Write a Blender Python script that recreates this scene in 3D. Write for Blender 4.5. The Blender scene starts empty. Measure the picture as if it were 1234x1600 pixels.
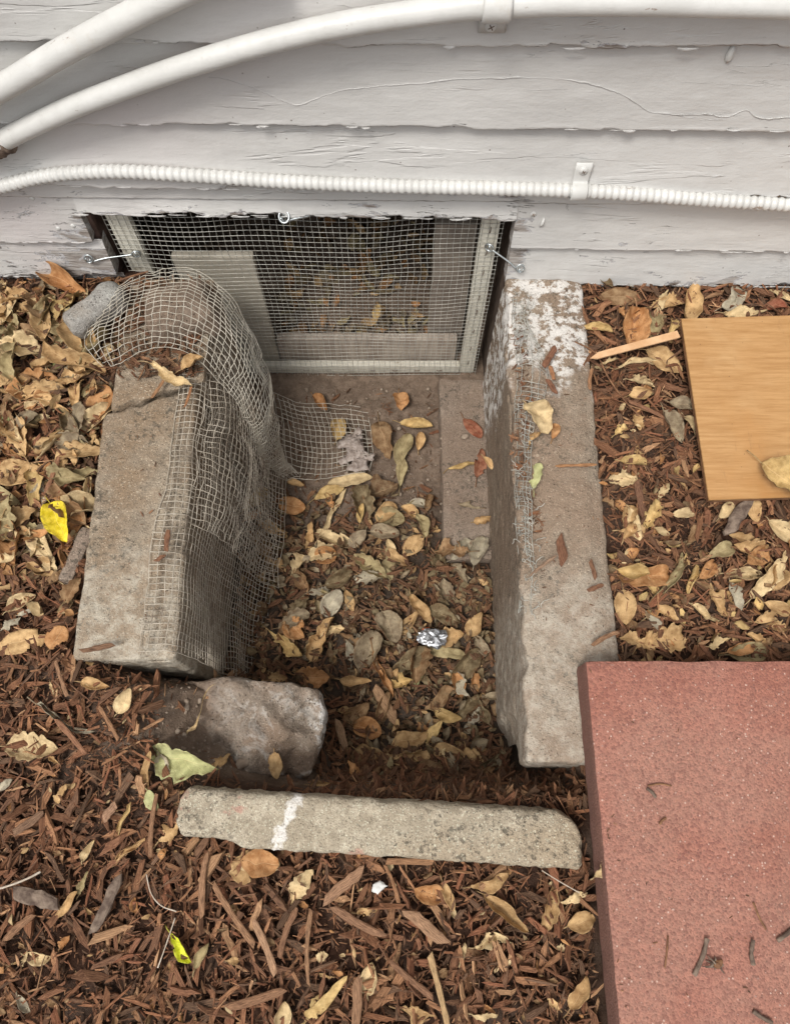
import bpy, math, random
import numpy as np
from mathutils import Vector, Matrix, Euler

# ------------------------------------------------------------------ camera, sky, sun, exposure
S = bpy.context.scene
C = S.collection
CAM_H, PITCH, F = 1.22, math.radians(21.3), 1155.0
cam_d = bpy.data.cameras.new('camera')
cam = bpy.data.objects.new('camera', cam_d)
C.objects.link(cam)
cam.location = (0, 0, CAM_H)
cam.rotation_euler = (PITCH, 0, 0)
cam_d.sensor_fit = 'VERTICAL'
cam_d.sensor_height = 36.0
cam_d.lens = 36.0 * F / 1600.0
cam_d.clip_start = 0.02
cam_d.clip_end = 200
S.camera = cam
W = bpy.data.worlds.new('World')
S.world = W
W.use_nodes = True
wn = W.node_tree
wn.nodes.clear()
sky = wn.nodes.new('ShaderNodeTexSky')
sky.sky_type = 'NISHITA'
sky.sun_disc = False
SUN_EL, SUN_AZ = math.radians(62), math.radians(215)      # azimuth measured clockwise from +Y
sky.sun_elevation = SUN_EL
sky.sun_rotation = SUN_AZ
sky.dust_density = 4.0
hs = wn.nodes.new('ShaderNodeHueSaturation')
hs.inputs['Saturation'].default_value = 0.12
bg = wn.nodes.new('ShaderNodeBackground')
bg.inputs['Strength'].default_value = 0.115
wo = wn.nodes.new('ShaderNodeOutputWorld')
wn.links.new(sky.outputs[0], hs.inputs['Color'])
wn.links.new(hs.outputs[0], bg.inputs['Color'])
wn.links.new(bg.outputs[0], wo.inputs['Surface'])
sd = bpy.data.lights.new('sun', 'SUN')
sd.energy = 1.5
sd.angle = math.radians(15)
sd.color = (1.0, 0.95, 0.88)
sun = bpy.data.objects.new('sun', sd)
C.objects.link(sun)
sdir = Vector((math.sin(SUN_AZ) * math.cos(SUN_EL), math.cos(SUN_AZ) * math.cos(SUN_EL), math.sin(SUN_EL)))
sun.rotation_euler = sdir.to_track_quat('Z', 'Y').to_euler()
sun.location = sdir * 5
S.view_settings.view_transform = 'Standard'
S.view_settings.look = 'None'
S.view_settings.exposure = 0.50
S.view_settings.gamma = 1.0

rnd = random.Random(7)
rng = np.random.default_rng(11)

# ------------------------------------------------------------------ measuring helpers
def ray(u, v):
    x = (u - 617.0) / F
    y = -(v - 800.0) / F
    c, s = math.cos(PITCH), math.sin(PITCH)
    return x, y * c + s, y * s - c

def at(u, v, z=0.0):
    """point of the horizontal plane at height z"""
    dx, dy, dz = ray(u, v)
    t = (z - CAM_H) / dz
    return Vector((dx * t, dy * t, z))

WALL_Y, WALL_K = 0.974, -0.0155
def wy(x):
    return WALL_Y + WALL_K * x

def onwall(u, v, off=0.0):
    """point of the wall face, 'off' metres in front of it"""
    dx, dy, dz = ray(u, v)
    t = (WALL_Y - off) / (dy - WALL_K * dx)
    return Vector((dx * t, dy * t, CAM_H + dz * t))

# ------------------------------------------------------------------ numpy noise
_perm = np.random.default_rng(3).permutation(256)
_perm = np.concatenate([_perm, _perm, _perm])
_val = np.random.default_rng(5).uniform(-1, 1, 256)
def vnoise(P, scale=1.0, seed=0):
    P = np.asarray(P, float) * scale + seed * 17.31
    i = np.floor(P).astype(int)
    f = P - i
    f = f * f * (3 - 2 * f)
    i = i & 255
    r = 0
    for a in (0, 1):
        for b in (0, 1):
            for c in (0, 1):
                h = _val[_perm[_perm[_perm[(i[:, 0] + a) & 255] + ((i[:, 1] + b) & 255)] + ((i[:, 2] + c) & 255)]]
                w = (f[:, 0] if a else 1 - f[:, 0]) * (f[:, 1] if b else 1 - f[:, 1]) * (f[:, 2] if c else 1 - f[:, 2])
                r = r + h * w
    return r
def fbm(P, scale=1.0, oct=4, seed=0, gain=0.5):
    r, a = 0, 1.0
    for k in range(oct):
        r = r + a * vnoise(P, scale * 2 ** k, seed + k)
        a *= gain
    return r
def sstep(a, b, x):
    t = np.clip((x - a) / (b - a), 0, 1)
    return t * t * (3 - 2 * t)

# ------------------------------------------------------------------ mesh builder
class MB:
    def __init__(s):
        s.v, s.f, s.c, s.u, s.w, s.n = [], [], [], [], [], 0
    def add(s, V, Fc, col=(1, 1, 1), uv=None, w=None):
        V = np.asarray(V, float)
        m = len(V)
        s.v.append(V)
        o = s.n
        if isinstance(Fc, np.ndarray):
            s.f.extend((Fc + o).tolist())
        else:
            s.f.extend([tuple(i + o for i in q) for q in Fc])
        c = np.asarray(col, float)
        s.c.append(np.broadcast_to(c, (m, 3)) if c.ndim == 1 else c)
        s.u.append(np.zeros((m, 2)) if uv is None else np.asarray(uv, float))
        s.w.append(np.zeros(m) if w is None else np.asarray(w, float))
        s.n += m
    def build(s, name, mat, parent=None, smooth=True, loc=None):
        V = np.concatenate(s.v)
        if loc is not None:
            V = V - np.array(loc)
        me = bpy.data.meshes.new(name)
        me.from_pydata(V.tolist(), [], s.f)
        ca = me.color_attributes.new('col', 'FLOAT_COLOR', 'POINT')
        cc = np.ones((len(V), 4), np.float32)
        cc[:, :3] = np.concatenate(s.c)
        ca.data.foreach_set('color', cc.ravel())
        wa = me.attributes.new('wear', 'FLOAT', 'POINT')
        wa.data.foreach_set('value', np.concatenate(s.w).astype(np.float32))
        ul = me.uv_layers.new(name='uv')
        vi = np.empty(len(me.loops), np.int32)
        me.loops.foreach_get('vertex_index', vi)
        ul.data.foreach_set('uv', np.concatenate(s.u)[vi].astype(np.float32).ravel())
        if smooth:
            me.polygons.foreach_set('use_smooth', [True] * len(me.polygons))
        me.materials.append(mat)
        o = bpy.data.objects.new(name, me)
        C.objects.link(o)
        if loc is not None:
            o.location = loc
        if parent is not None:
            o.parent = parent
            o.matrix_parent_inverse = Matrix.Translation(-parent.location)
        return o

def gridf(nu, nv, wrap=False):
    a = []
    for i in range(nu - 1):
        for j in range(nv - 1 if not wrap else nv):
            j2 = (j + 1) % nv
            a.append((i * nv + j, (i + 1) * nv + j, (i + 1) * nv + j2, i * nv + j2))
    return np.array(a)

def tube(mb, P, r, sides=6, col=(1, 1, 1), caps=True, closed=False):
    P = np.asarray(P, float)
    n = len(P)
    T = np.gradient(P, axis=0)
    if closed:
        T = np.roll(P, -1, 0) - np.roll(P, 1, 0)
    T /= np.linalg.norm(T, axis=1)[:, None] + 1e-12
    m = np.abs(T).mean(0)
    ref = np.zeros(3)
    ref[int(np.argmin(m))] = 1
    A = np.cross(T, ref)
    A /= np.linalg.norm(A, axis=1)[:, None] + 1e-12
    B = np.cross(T, A)
    r = np.broadcast_to(np.asarray(r, float), (n,))
    an = np.linspace(0, 2 * math.pi, sides, endpoint=False)
    V = P[:, None, :] + r[:, None, None] * (np.cos(an)[None, :, None] * A[:, None, :] + np.sin(an)[None, :, None] * B[:, None, :])
    Fc = [tuple(q) for q in gridf(n, sides, True)]
    if closed:
        Fc += [((n - 1) * sides + j, j, (j + 1) % sides, (n - 1) * sides + (j + 1) % sides) for j in range(sides)]
    elif caps:
        Fc.append(tuple(range(sides)))
        Fc.append(tuple((n - 1) * sides + j for j in range(sides))[::-1])
    mb.add(V.reshape(-1, 3), Fc, col)

def smooth_path(pts, n=60):
    """Catmull-Rom through the points"""
    P = np.array([list(p) for p in pts], float)
    P = np.vstack([2 * P[0] - P[1], P, 2 * P[-1] - P[-2]])
    t = np.linspace(0, len(P) - 3 - 1e-6, n)
    i = t.astype(int)
    f = (t - i)[:, None]
    a, b, c, d = P[i], P[i + 1], P[i + 2], P[i + 3]
    return 0.5 * (2 * b + (c - a) * f + (2 * a - 5 * b + 4 * c - d) * f ** 2 + (3 * b - a - 3 * c + d) * f ** 3)

def net_surface(net, nu, nv):
    """smooth surface through the net, sampled evenly by length in both directions"""
    net = np.array(net, float)
    def even(rows, n):
        D = np.stack([smooth_path(r, 240) for r in rows])
        L = np.concatenate([[0], np.cumsum(np.linalg.norm(np.diff(D, axis=1), axis=2).mean(0))])
        q = np.interp(np.linspace(0, L[-1], n), L, np.arange(240))
        i = np.minimum(q.astype(int), 238)
        f = (q - i)[None, :, None]
        return D[:, i] * (1 - f) + D[:, i + 1] * f
    rows = even(net, nv)
    return even(rows.transpose(1, 0, 2), nu).transpose(1, 0, 2)

def rbox(mb, lo, hi, step=0.012, r=0.008, rough=0.0015, nscale=30, seed=0, warp=0.0, big=0.0, col=(1, 1, 1), mat3=None, shape=None):
    """box with rounded, worn edges: every face a grid pulled onto a rounded box and roughened"""
    lo, hi = np.array(lo, float), np.array(hi, float)
    for ax in range(3):
        b, c = [k for k in range(3) if k != ax]
        nb = max(3, int((hi[b] - lo[b]) / step) + 2)
        nc = max(3, int((hi[c] - lo[c]) / step) + 2)
        gb, gc = np.meshgrid(np.linspace(lo[b], hi[b], nb), np.linspace(lo[c], hi[c], nc), indexing='ij')
        for side in (0, 1):
            P = np.zeros((nb * nc, 3))
            P[:, b], P[:, c] = gb.ravel(), gc.ravel()
            P[:, ax] = hi[ax] if side else lo[ax]
            Q = np.clip(P, lo + r, hi - r)
            N = P - Q
            L = np.linalg.norm(N, axis=1)[:, None]
            N = N / (L + 1e-12)
            P = Q + N * r
            d = rough * fbm(P, nscale, 4, seed)
            if big:
                d = d + big * vnoise(P, 7, seed + 9)
            P = P + N * d[:, None]
            if shape is not None:
                P = shape(P)
            if mat3 is not None:
                P = P @ np.array(mat3)[:3, :3].T + np.array(mat3)[:3, 3]
            Fc = gridf(nb, nc)
            if (side == 1) == (ax == 1):
                Fc = Fc[:, ::-1]
            mb.add(P, Fc, col, np.stack([gb.ravel(), gc.ravel()], 1))

def tag(o, label=None, cat=None, group=None, kind=None):
    for k, v in (('label', label), ('category', cat), ('group', group), ('kind', kind)):
        if v:
            o[k] = v
    return o
def empty(name, loc, label=None, cat=None, group=None, kind=None):
    o = bpy.data.objects.new(name, None)
    C.objects.link(o)
    o.location = loc
    o.empty_display_size = 0.05
    return tag(o, label, cat, group, kind)

# ------------------------------------------------------------------ material helpers
class NT:
    def __init__(s, name, rough=0.8, metallic=0.0, spec=0.3):
        s.m = bpy.data.materials.new(name)
        s.m.use_nodes = True
        s.t = s.m.node_tree
        s.b = s.t.nodes['Principled BSDF']
        s.b.inputs['Roughness'].default_value = rough
        s.b.inputs['Metallic'].default_value = metallic
        s.b.inputs['Specular IOR Level'].default_value = spec
        s._co = None
    def n(s, ty, **kw):
        o = s.t.nodes.new(ty)
        for k, v in kw.items():
            setattr(o, k, v)
        return o
    def put(s, sock, v):
        if isinstance(v, bpy.types.NodeSocket):
            s.t.links.new(v, sock)
        elif isinstance(v, (tuple, list)):
            sock.default_value = tuple(v) + ((1,) if len(v) == 3 and len(sock.default_value) == 4 else ())
        else:
            sock.default_value = v
    @property
    def co(s):
        if s._co is None:
            g = s.n('ShaderNodeNewGeometry')
            s._co = g.outputs['Position']
        return s._co
    def vec(s, scale=(1, 1, 1), src=None):
        m = s.n('ShaderNodeMapping')
        s.put(m.inputs['Vector'], src or s.co)
        m.inputs['Scale'].default_value = scale
        return m.outputs[0]
    def attr(s, name, out='Color'):
        a = s.n('ShaderNodeAttribute', attribute_name=name)
        return a.outputs[out]
    def uv(s):
        return s.n('ShaderNodeUVMap', uv_map='uv').outputs[0]
    def noise(s, scale, detail=4, rough=0.55, vec=None, dist=0.0):
        o = s.n('ShaderNodeTexNoise')
        s.put(o.inputs['Vector'], vec or s.co)
        o.inputs['Scale'].default_value = scale
        o.inputs['Detail'].default_value = detail
        o.inputs['Roughness'].default_value = rough
        o.inputs['Distortion'].default_value = dist
        return o.outputs[0]
    def voro(s, scale, vec=None, feature='F1', out='Distance'):
        o = s.n('ShaderNodeTexVoronoi', feature=feature)
        s.put(o.inputs['Vector'], vec or s.co)
        o.inputs['Scale'].default_value = scale
        return o.outputs[out]
    def rng(s, x, a, b, c=0.0, d=1.0, smooth=True):
        o = s.n('ShaderNodeMapRange')
        if smooth:
            o.interpolation_type = 'SMOOTHSTEP'
        s.put(o.inputs[0], x)
        for i, q in enumerate((a, b, c, d)):
            s.put(o.inputs[1 + i], q)
        return o.outputs[0]
    def math(s, op, a, b=0.0, c=None):
        o = s.n('ShaderNodeMath', operation=op)
        s.put(o.inputs[0], a)
        s.put(o.inputs[1], b)
        if c is not None:
            s.put(o.inputs[2], c)
        return o.outputs[0]
    def mix(s, f, a, b, mode='MIX'):
        o = s.n('ShaderNodeMix', data_type='RGBA', blend_type=mode)
        s.put(o.inputs[0], f)
        s.put(o.inputs[6], a)
        s.put(o.inputs[7], b)
        return o.outputs[2]
    def xyz(s, src=None):
        o = s.n('ShaderNodeSeparateXYZ')
        s.put(o.inputs[0], src or s.co)
        return o.outputs
    def bump(s, h, dist, strength=1.0, prev=None):
        o = s.n('ShaderNodeBump')
        s.put(o.inputs['Height'], h)
        o.inputs['Distance'].default_value = dist
        o.inputs['Strength'].default_value = strength
        if prev is not None:
            s.put(o.inputs['Normal'], prev)
        return o.outputs[0]
    def done(s, col=None, normal=None, rough=None):
        if col is not None:
            s.put(s.b.inputs['Base Color'], col)
        if normal is not None:
            s.put(s.b.inputs['Normal'], normal)
        if rough is not None:
            s.put(s.b.inputs['Roughness'], rough)
        return s.m

def mat_concrete(name, base, dark, dirt, dirt_amt=0.5, white=None, specks=0.5, pits=0.5, streak=False, redd=False):
    """white: (kind, values) -> where old white paint or lime has its own shape"""
    k = NT(name, rough=0.92, spec=0.2)
    n1 = k.noise(6, 6, 0.6)
    n2 = k.noise(28, 5, 0.65)
    n3 = k.noise(420, 2, 0.6)
    c = k.mix(k.rng(n2, 0.40, 0.62), dark, base)
    n4 = k.noise(95, 5, 0.7)
    c = k.mix(k.rng(n4, 0.5, 0.7, 0, 0.55), c, tuple(0.6 * q for q in dark))
    c = k.mix(k.rng(n4, 0.46, 0.3, 0, 0.4), c, tuple(min(0.7, 1.35 * q) for q in base))
    d = k.rng(k.math('ADD', n1, k.math('MULTIPLY', n2, 0.35)), 0.76 - dirt_amt * 0.25, 0.92 - dirt_amt * 0.2)
    c = k.mix(d, c, dirt)
    if streak:
        st = k.noise(14, 6, 0.7, k.vec((1.2, 1.2, 9)))
        side_ = k.rng(k.xyz(k.n('ShaderNodeNewGeometry').outputs['Normal'])[2], 0.8, 0.4)
        c = k.mix(k.math('MULTIPLY', k.rng(st, 0.36, 0.60, 0.15, 0.85), side_), c, tuple(0.72 * q for q in dirt))
    g = k.voro(330)
    gc = k.voro(330, out='Color')
    gx = k.xyz(gc)[0]
    g2, g2c = k.voro(150), k.xyz(k.voro(150, out='Color'))
    rf = k.rng(k.noise(9, 3), 0.42, 0.6, 0.15, 1.0)
    c = k.mix(k.math('MULTIPLY', k.math('MULTIPLY', k.rng(g2c[1], 0.74, 0.84), k.rng(g2, 0.45, 0.25)), k.math('MULTIPLY', rf, specks)), c, tuple(min(0.72, 1.5 * q) for q in base))
    c = k.mix(k.math('MULTIPLY', k.math('MULTIPLY', k.rng(g2c[2], 0.80, 0.88), k.rng(g2, 0.40, 0.2)), k.math('MULTIPLY', rf, specks)), c, tuple(0.5 * q for q in dark))
    pale = k.math('MULTIPLY', k.rng(gx, 0.72, 0.80), k.rng(g, 0.42, 0.25))
    c = k.mix(k.math('MULTIPLY', pale, specks), c, tuple(min(0.75, 1.7 * q) for q in base))
    dk = k.math('MULTIPLY', k.rng(gx, 0.22, 0.14), k.rng(g, 0.45, 0.3))
    c = k.mix(k.math('MULTIPLY', dk, specks), c, tuple(0.35 * q for q in dark))
    c = k.mix(k.rng(n3, 0.3, 0.75, 0.0, 0.55), c, tuple(0.55 * q for q in dark))
    lich = k.math('MULTIPLY', k.rng(k.noise(110, 5, 0.75), 0.52, 0.60), k.rng(k.noise(8, 4, 0.6), 0.45, 0.58))
    c = k.mix(k.math('MULTIPLY', lich, 0.75), c, (0.075, 0.066, 0.052))
    if redd:
        rm = k.rng(k.noise(24, 3, 0.6), 0.66, 0.72, 0, 0.45)
        c = k.mix(rm, c, (0.52, 0.25, 0.2))
    if white:
        c = white(k, c, n2)
    h = k.math('ADD', k.math('MULTIPLY', n2, 1.2), k.math('ADD', k.math('MULTIPLY', n3, 0.4), k.math('MULTIPLY', k.noise(130, 4, 0.7), 0.6)))
    pit = k.rng(k.voro(150), 0.10, 0.26)
    pit = k.math('MAXIMUM', pit, k.rng(k.noise(40, 2), 0.45, 0.6))
    h = k.math('ADD', h, k.math('MULTIPLY', pit, pits))
    return k.done(c, k.bump(h, 0.0045, 1.0))

def mat_plain(name, c1, c2, rough=0.6, scale=30, metallic=0.0, bump=0.0005, stretch=(1, 1, 1), dirt=None, spec=0.4):
    k = NT(name, rough=rough, metallic=metallic, spec=spec)
    n = k.noise(scale, 6, 0.62, k.vec(stretch))
    c = k.mix(k.rng(n, 0.35, 0.68), c1, c2)
    if dirt:
        c = k.mix(k.rng(k.noise(scale * 0.6, 6, 0.7), 0.58, 0.72, 0, 0.8), c, dirt)
    if name == 'white_painted_conduit':
        c = k.mix(k.math('MULTIPLY', k.rng(k.noise(38, 5, 0.7, k.vec((0.35, 1, 1))), 0.655, 0.675), 0.7), c, (0.22, 0.14, 0.09))
        c = k.mix(k.rng(k.noise(75, 6, 0.75), 0.55, 0.8, 0, 0.35), c, (0.36, 0.33, 0.28))
        n = k.math('ADD', n, k.math('MULTIPLY', k.noise(90, 5, 0.7, k.vec((0.2, 1, 1))), 0.9))
    return k.done(c, k.bump(n, bump))

# siding paint: old white gloss over flaking older coats, bare grey wood where it has come off
def mat_siding():
    k = NT('old_white_paint', rough=0.42, spec=0.4)
    wear = k.attr('wear', 'Fac')
    big = k.noise(3.0, 4, 0.6, k.vec((1, 1, 1)))
    tone = k.mix(k.rng(big, 0.35, 0.65), (0.535, 0.525, 0.505), (0.60, 0.59, 0.568))
    tone = k.mix(k.math('MULTIPLY', k.rng(k.noise(2.2, 2, 0.5, k.vec((1, 1, 1.4))), 0.40, 0.62, 0, 0.45), k.rng(k.math('SUBTRACT', k.xyz()[2], k.xyz()[0]), 0.5, 1.0)), tone, (0.60, 0.50, 0.515))
    grime = k.noise(60, 6, 0.7, k.vec((0.5, 1, 1)))
    tone = k.mix(k.rng(grime, 0.6, 0.82, 0, 0.35), tone, (0.40, 0.36, 0.32))
    # flaked areas: warped noise, ragged, denser where wear is high
    fl = k.noise(16, 7, 0.68, k.vec((0.55, 1, 1.5)), dist=0.5)
    thr = k.rng(wear, 0, 1, 0.76, 0.40, False)
    bare = k.rng(k.math('SUBTRACT', fl, thr), 0.0, 0.006)
    grain = k.noise(70, 8, 0.75, k.vec((0.12, 1, 2.2)))
    wood = k.mix(k.rng(grain, 0.38, 0.62), (0.20, 0.165, 0.14), (0.46, 0.43, 0.40))
    oldp = k.rng(k.math('SUBTRACT', fl, thr), 0.0, 0.045)
    under = k.mix(oldp, (0.55, 0.55, 0.57), wood)
    c = k.mix(bare, tone, under)
    # raised edge of old coats below the new paint: contour lines of a slow noise
    ct = k.noise(5.5, 6, 0.6, k.vec((0.28, 1, 2.6)), dist=0.35)
    e1 = k.math('ABSOLUTE', k.math('SUBTRACT', ct, 0.52))
    line = k.rng(e1, 0.0035, 0.0)
    line = k.math('MULTIPLY', line, k.rng(k.noise(7, 2), 0.54, 0.60))
    step = k.rng(ct, 0.510, 0.530)
    # dark hairline cracks along the grain
    ck = k.noise(11, 6, 0.62, k.vec((0.22, 1, 3.0)), dist=0.35)
    cl = k.rng(k.math('ABSOLUTE', k.math('SUBTRACT', ck, 0.5)), k.rng(wear, 0, 1, 0.0018, 0.0060, False), 0.0)
    cl = k.math('MULTIPLY', cl, k.rng(k.noise(13, 3), k.rng(wear, 0, 1, 0.77, 0.37, False), k.rng(wear, 0, 1, 0.82, 0.43, False)))
    c = k.mix(k.math('MULTIPLY', cl, k.rng(wear, 0, .6, .35, .85)), c, (0.12, 0.09, 0.075))
    spk = k.math('MULTIPLY', k.rng(k.voro(45), 0.07, 0.05), k.rng(k.noise(8, 2), 0.5, 0.6))
    c = k.mix(k.math('MULTIPLY', spk, 0.75), c, (0.12, 0.09, 0.07))
    brush = k.noise(90, 6, 0.7, k.vec((0.07, 1, 1)))
    h = k.math('ADD', k.math('MULTIPLY', brush, k.rng(wear, 0.1, 0.6, 0.2, 0.45)), k.math('MULTIPLY', k.noise(45, 5, 0.6, k.vec((0.45, 1, 1))), 0.6))
    h = k.math('ADD', h, k.math('MULTIPLY', step, k.rng(k.noise(4, 2), 0.5, 0.62, 0.0, 0.4)))
    h = k.math('ADD', h, k.math('MULTIPLY', line, 0.12))
    h = k.math('SUBTRACT', h, k.math('MULTIPLY', bare, 0.9))
    h = k.math('SUBTRACT', h, k.math('MULTIPLY', cl, 0.9))
    h = k.math('ADD', h, k.math('MULTIPLY', k.math('MULTIPLY', grain, bare), 0.8))
    return k.done(c, k.bump(h, 0.0030, 1.0), k.rng(bare, 0, 1, 0.42, 0.85))

def mat_leaf():
    k = NT('dry_leaf', rough=0.78, spec=0.12)
    base = k.attr('col')
    x = k.xyz(k.uv())
    t, s = x[0], k.math('ABSOLUTE', k.math('SUBTRACT', x[1], 0.5))
    nz = k.noise(70, 5, 0.6)
    c = k.mix(k.rng(nz, 0.32, 0.7), k.mix(0.42, base, (0.10, 0.05, 0.02)), k.mix(0.16, base, (0.9, 0.72, 0.42)))
    edge = k.math('MULTIPLY', k.rng(s, 0.30, 0.5), k.rng(k.noise(110, 3), 0.42, 0.62))
    c = k.mix(k.math('MULTIPLY', edge, 0.55), c, (0.13, 0.06, 0.025))
    sp = k.rng(k.noise(330, 3, 0.6), 0.64, 0.72)
    c = k.mix(k.math('MULTIPLY', sp, 0.6), c, (0.07, 0.04, 0.02))
    rib = k.rng(s, 0.022, 0.006)
    ph = k.math('FRACT', k.math('SUBTRACT', k.math('MULTIPLY', t, 8.5), k.math('MULTIPLY', s, 5.0)))
    vein = k.rng(k.math('ABSOLUTE', k.math('SUBTRACT', ph, 0.5)), 0.075, 0.02)
    vv = k.math('MAXIMUM', rib, k.math('MULTIPLY', vein, 0.45))
    c = k.mix(k.math('MULTIPLY', vv, 0.45), c, k.mix(0.5, base, (0.78, 0.58, 0.34)))
    fine = k.voro(520)
    h = k.math('ADD', k.math('MULTIPLY', vv, -0.5), k.math('ADD', k.math('MULTIPLY', fine, 0.25), k.math('MULTIPLY', nz, 0.8)))
    k.b.inputs['Subsurface Weight'].default_value = 0.0
    return k.done(c, k.bump(h, 0.0011, 0.8))

def mat_chip():
    k = NT('bark_mulch', rough=0.82, spec=0.25)
    base = k.attr('col')
    fib = k.noise(1.0, 6, 0.7, k.vec((7, 90, 1), k.uv()))
    nz = k.noise(60, 4, 0.6)
    c = k.mix(k.rng(fib, 0.34, 0.68), k.mix(0.68, base, (0.022, 0.011, 0.007)), k.mix(0.22, base, (0.66, 0.42, 0.24)))
    c = k.mix(k.rng(nz, 0.55, 0.8, 0, 0.5), c, (0.045, 0.022, 0.014))
    return k.done(c, k.bump(k.math('ADD', fib, k.math('MULTIPLY', nz, 0.4)), 0.0012, 0.9))

def mat_soil():
    k = NT('soil', rough=0.95, spec=0.15)
    n1, n2, n3 = k.noise(9, 5), k.noise(60, 6, 0.7), k.noise(300, 4, 0.7)
    a = k.attr('col')
    c = k.mix(k.rng(n2, 0.35, 0.7), k.mix(0.45, a, (0.03, 0.018, 0.012)), a)
    c = k.mix(k.rng(n1, 0.45, 0.7, 0, 0.4), c, k.mix(0.5, a, (0.24, 0.19, 0.15)))
    gx = k.xyz(k.voro(190, out='Color'))[1]
    peb = k.math('MULTIPLY', k.rng(gx, 0.80, 0.86), k.rng(k.voro(190), 0.4, 0.3))
    c = k.mix(k.math('MULTIPLY', peb, k.rng(k.xyz(a)[1], 0.06, 0.13, 0, 0.5)), c, (0.30, 0.24, 0.19))
    h = k.math('ADD', k.math('MULTIPLY', n2, 1.0), k.math('ADD', k.math('MULTIPLY', n3, 0.5), k.math('MULTIPLY', peb, 0.5)))
    return k.done(c, k.bump(h, 0.005, 1.0))

def mat_paver():
    k = NT('red_concrete', rough=0.93, spec=0.2)
    g = k.voro(300, out='Color')
    d = k.voro(300)
    gx = k.xyz(g)
    n = k.noise(7, 5, 0.6)
    c = k.mix(k.rng(n, 0.35, 0.65), (0.285, 0.118, 0.086), (0.355, 0.158, 0.118))
    c = k.mix(k.rng(k.noise(4.5, 5, 0.6), 0.44, 0.62, 0, 0.6), c, (0.36, 0.21, 0.16))
    c = k.mix(k.rng(k.noise(13, 6, 0.65), 0.56, 0.72, 0, 0.5), c, (0.26, 0.15, 0.115))
    c = k.mix(k.rng(gx[0], 0.45, 1.0, 0, 0.45, False), c, (0.50, 0.225, 0.16))
    c = k.mix(k.rng(gx[0], 0.45, 0.0, 0, 0.6, False), c, (0.20, 0.085, 0.068))
    c = k.mix(k.math('MULTIPLY', k.rng(gx[1], 0.94, 0.97), k.rng(d, 0.45, 0.3)), c, (0.56, 0.40, 0.33))
    c = k.mix(k.math('MULTIPLY', k.rng(gx[2], 0.90, 0.94), k.rng(d, 0.5, 0.35, 0, 0.6)), c, (0.19, 0.105, 0.085))
    mo = k.noise(110, 5, 0.7)
    c = k.mix(k.rng(mo, 0.45, 0.68, 0, 0.4), c, (0.26, 0.12, 0.095))
    c = k.mix(k.rng(k.noise(480, 3, 0.7), 0.52, 0.72, 0, 0.5), c, (0.12, 0.06, 0.05))
    # soil-stained flanks: the stain belongs to the block's sides
    side = k.xyz(k.n('ShaderNodeNewGeometry').outputs['Normal'])[2]
    c = k.mix(k.rng(side, 0.75, 0.35, 0, 0.72), c, (0.155, 0.085, 0.068))
    h = k.math('ADD', k.math('MULTIPLY', k.noise(480, 3, 0.7), 0.8), k.math('ADD', k.math('MULTIPLY', d, -0.7), k.math('MULTIPLY', k.noise(40, 3), 0.6)))
    return k.done(c, k.bump(h, 0.0016, 1.0))

def mat_board():
    k = NT('beech_laminate', rough=0.42, spec=0.4)
    gr = k.noise(12, 7, 0.65, k.vec((1.2, 14, 1)), dist=0.25)
    fl = k.noise(150, 3, 0.6, k.vec((0.35, 3.0, 1)))
    c = k.mix(k.rng(gr, 0.3, 0.7), (0.385, 0.205, 0.078), (0.50, 0.29, 0.125))
    c = k.mix(k.rng(fl, 0.56, 0.70, 0, 0.35), c, (0.36, 0.18, 0.06))
    c = k.mix(k.rng(k.noise(5, 3, 0.6, k.vec((2, 1, 1))), 0.50, 0.72, 0, 0.5), c, (0.44, 0.22, 0.075))
    c = k.mix(k.rng(k.noise(26, 6, 0.7, k.vec((2.2, 0.5, 1))), 0.60, 0.74, 0, 0.35), c, (0.22, 0.12, 0.06))
    c = k.mix(k.rng(k.noise(9, 3, 0.6), 0.55, 0.8, 0, 0.3), c, (0.62, 0.42, 0.22))
    c = k.mix(k.math('MULTIPLY', k.rng(k.voro(38), 0.05, 0.035), 0.6), c, (0.12, 0.07, 0.04))
    return k.done(c, k.bump(k.math('ADD', gr, fl), 0.0005, 0.7))

def mat_galv(name, c1=(0.42, 0.42, 0.40), c2=(0.62, 0.61, 0.57), metal=0.55, rough=0.5, rust=(0.22, 0.17, 0.12), amt=0.5):
    k = NT(name, rough=rough, metallic=metal, spec=0.5)
    n = k.noise(35, 5, 0.65)
    c = k.mix(k.rng(n, 0.3, 0.7), c1, c2)
    c = k.mix(k.rng(k.noise(17, 5, 0.7), 0.62 - amt * 0.2, 0.75 - amt * 0.15, 0, 0.85), c, rust)
    return k.done(c)

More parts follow.
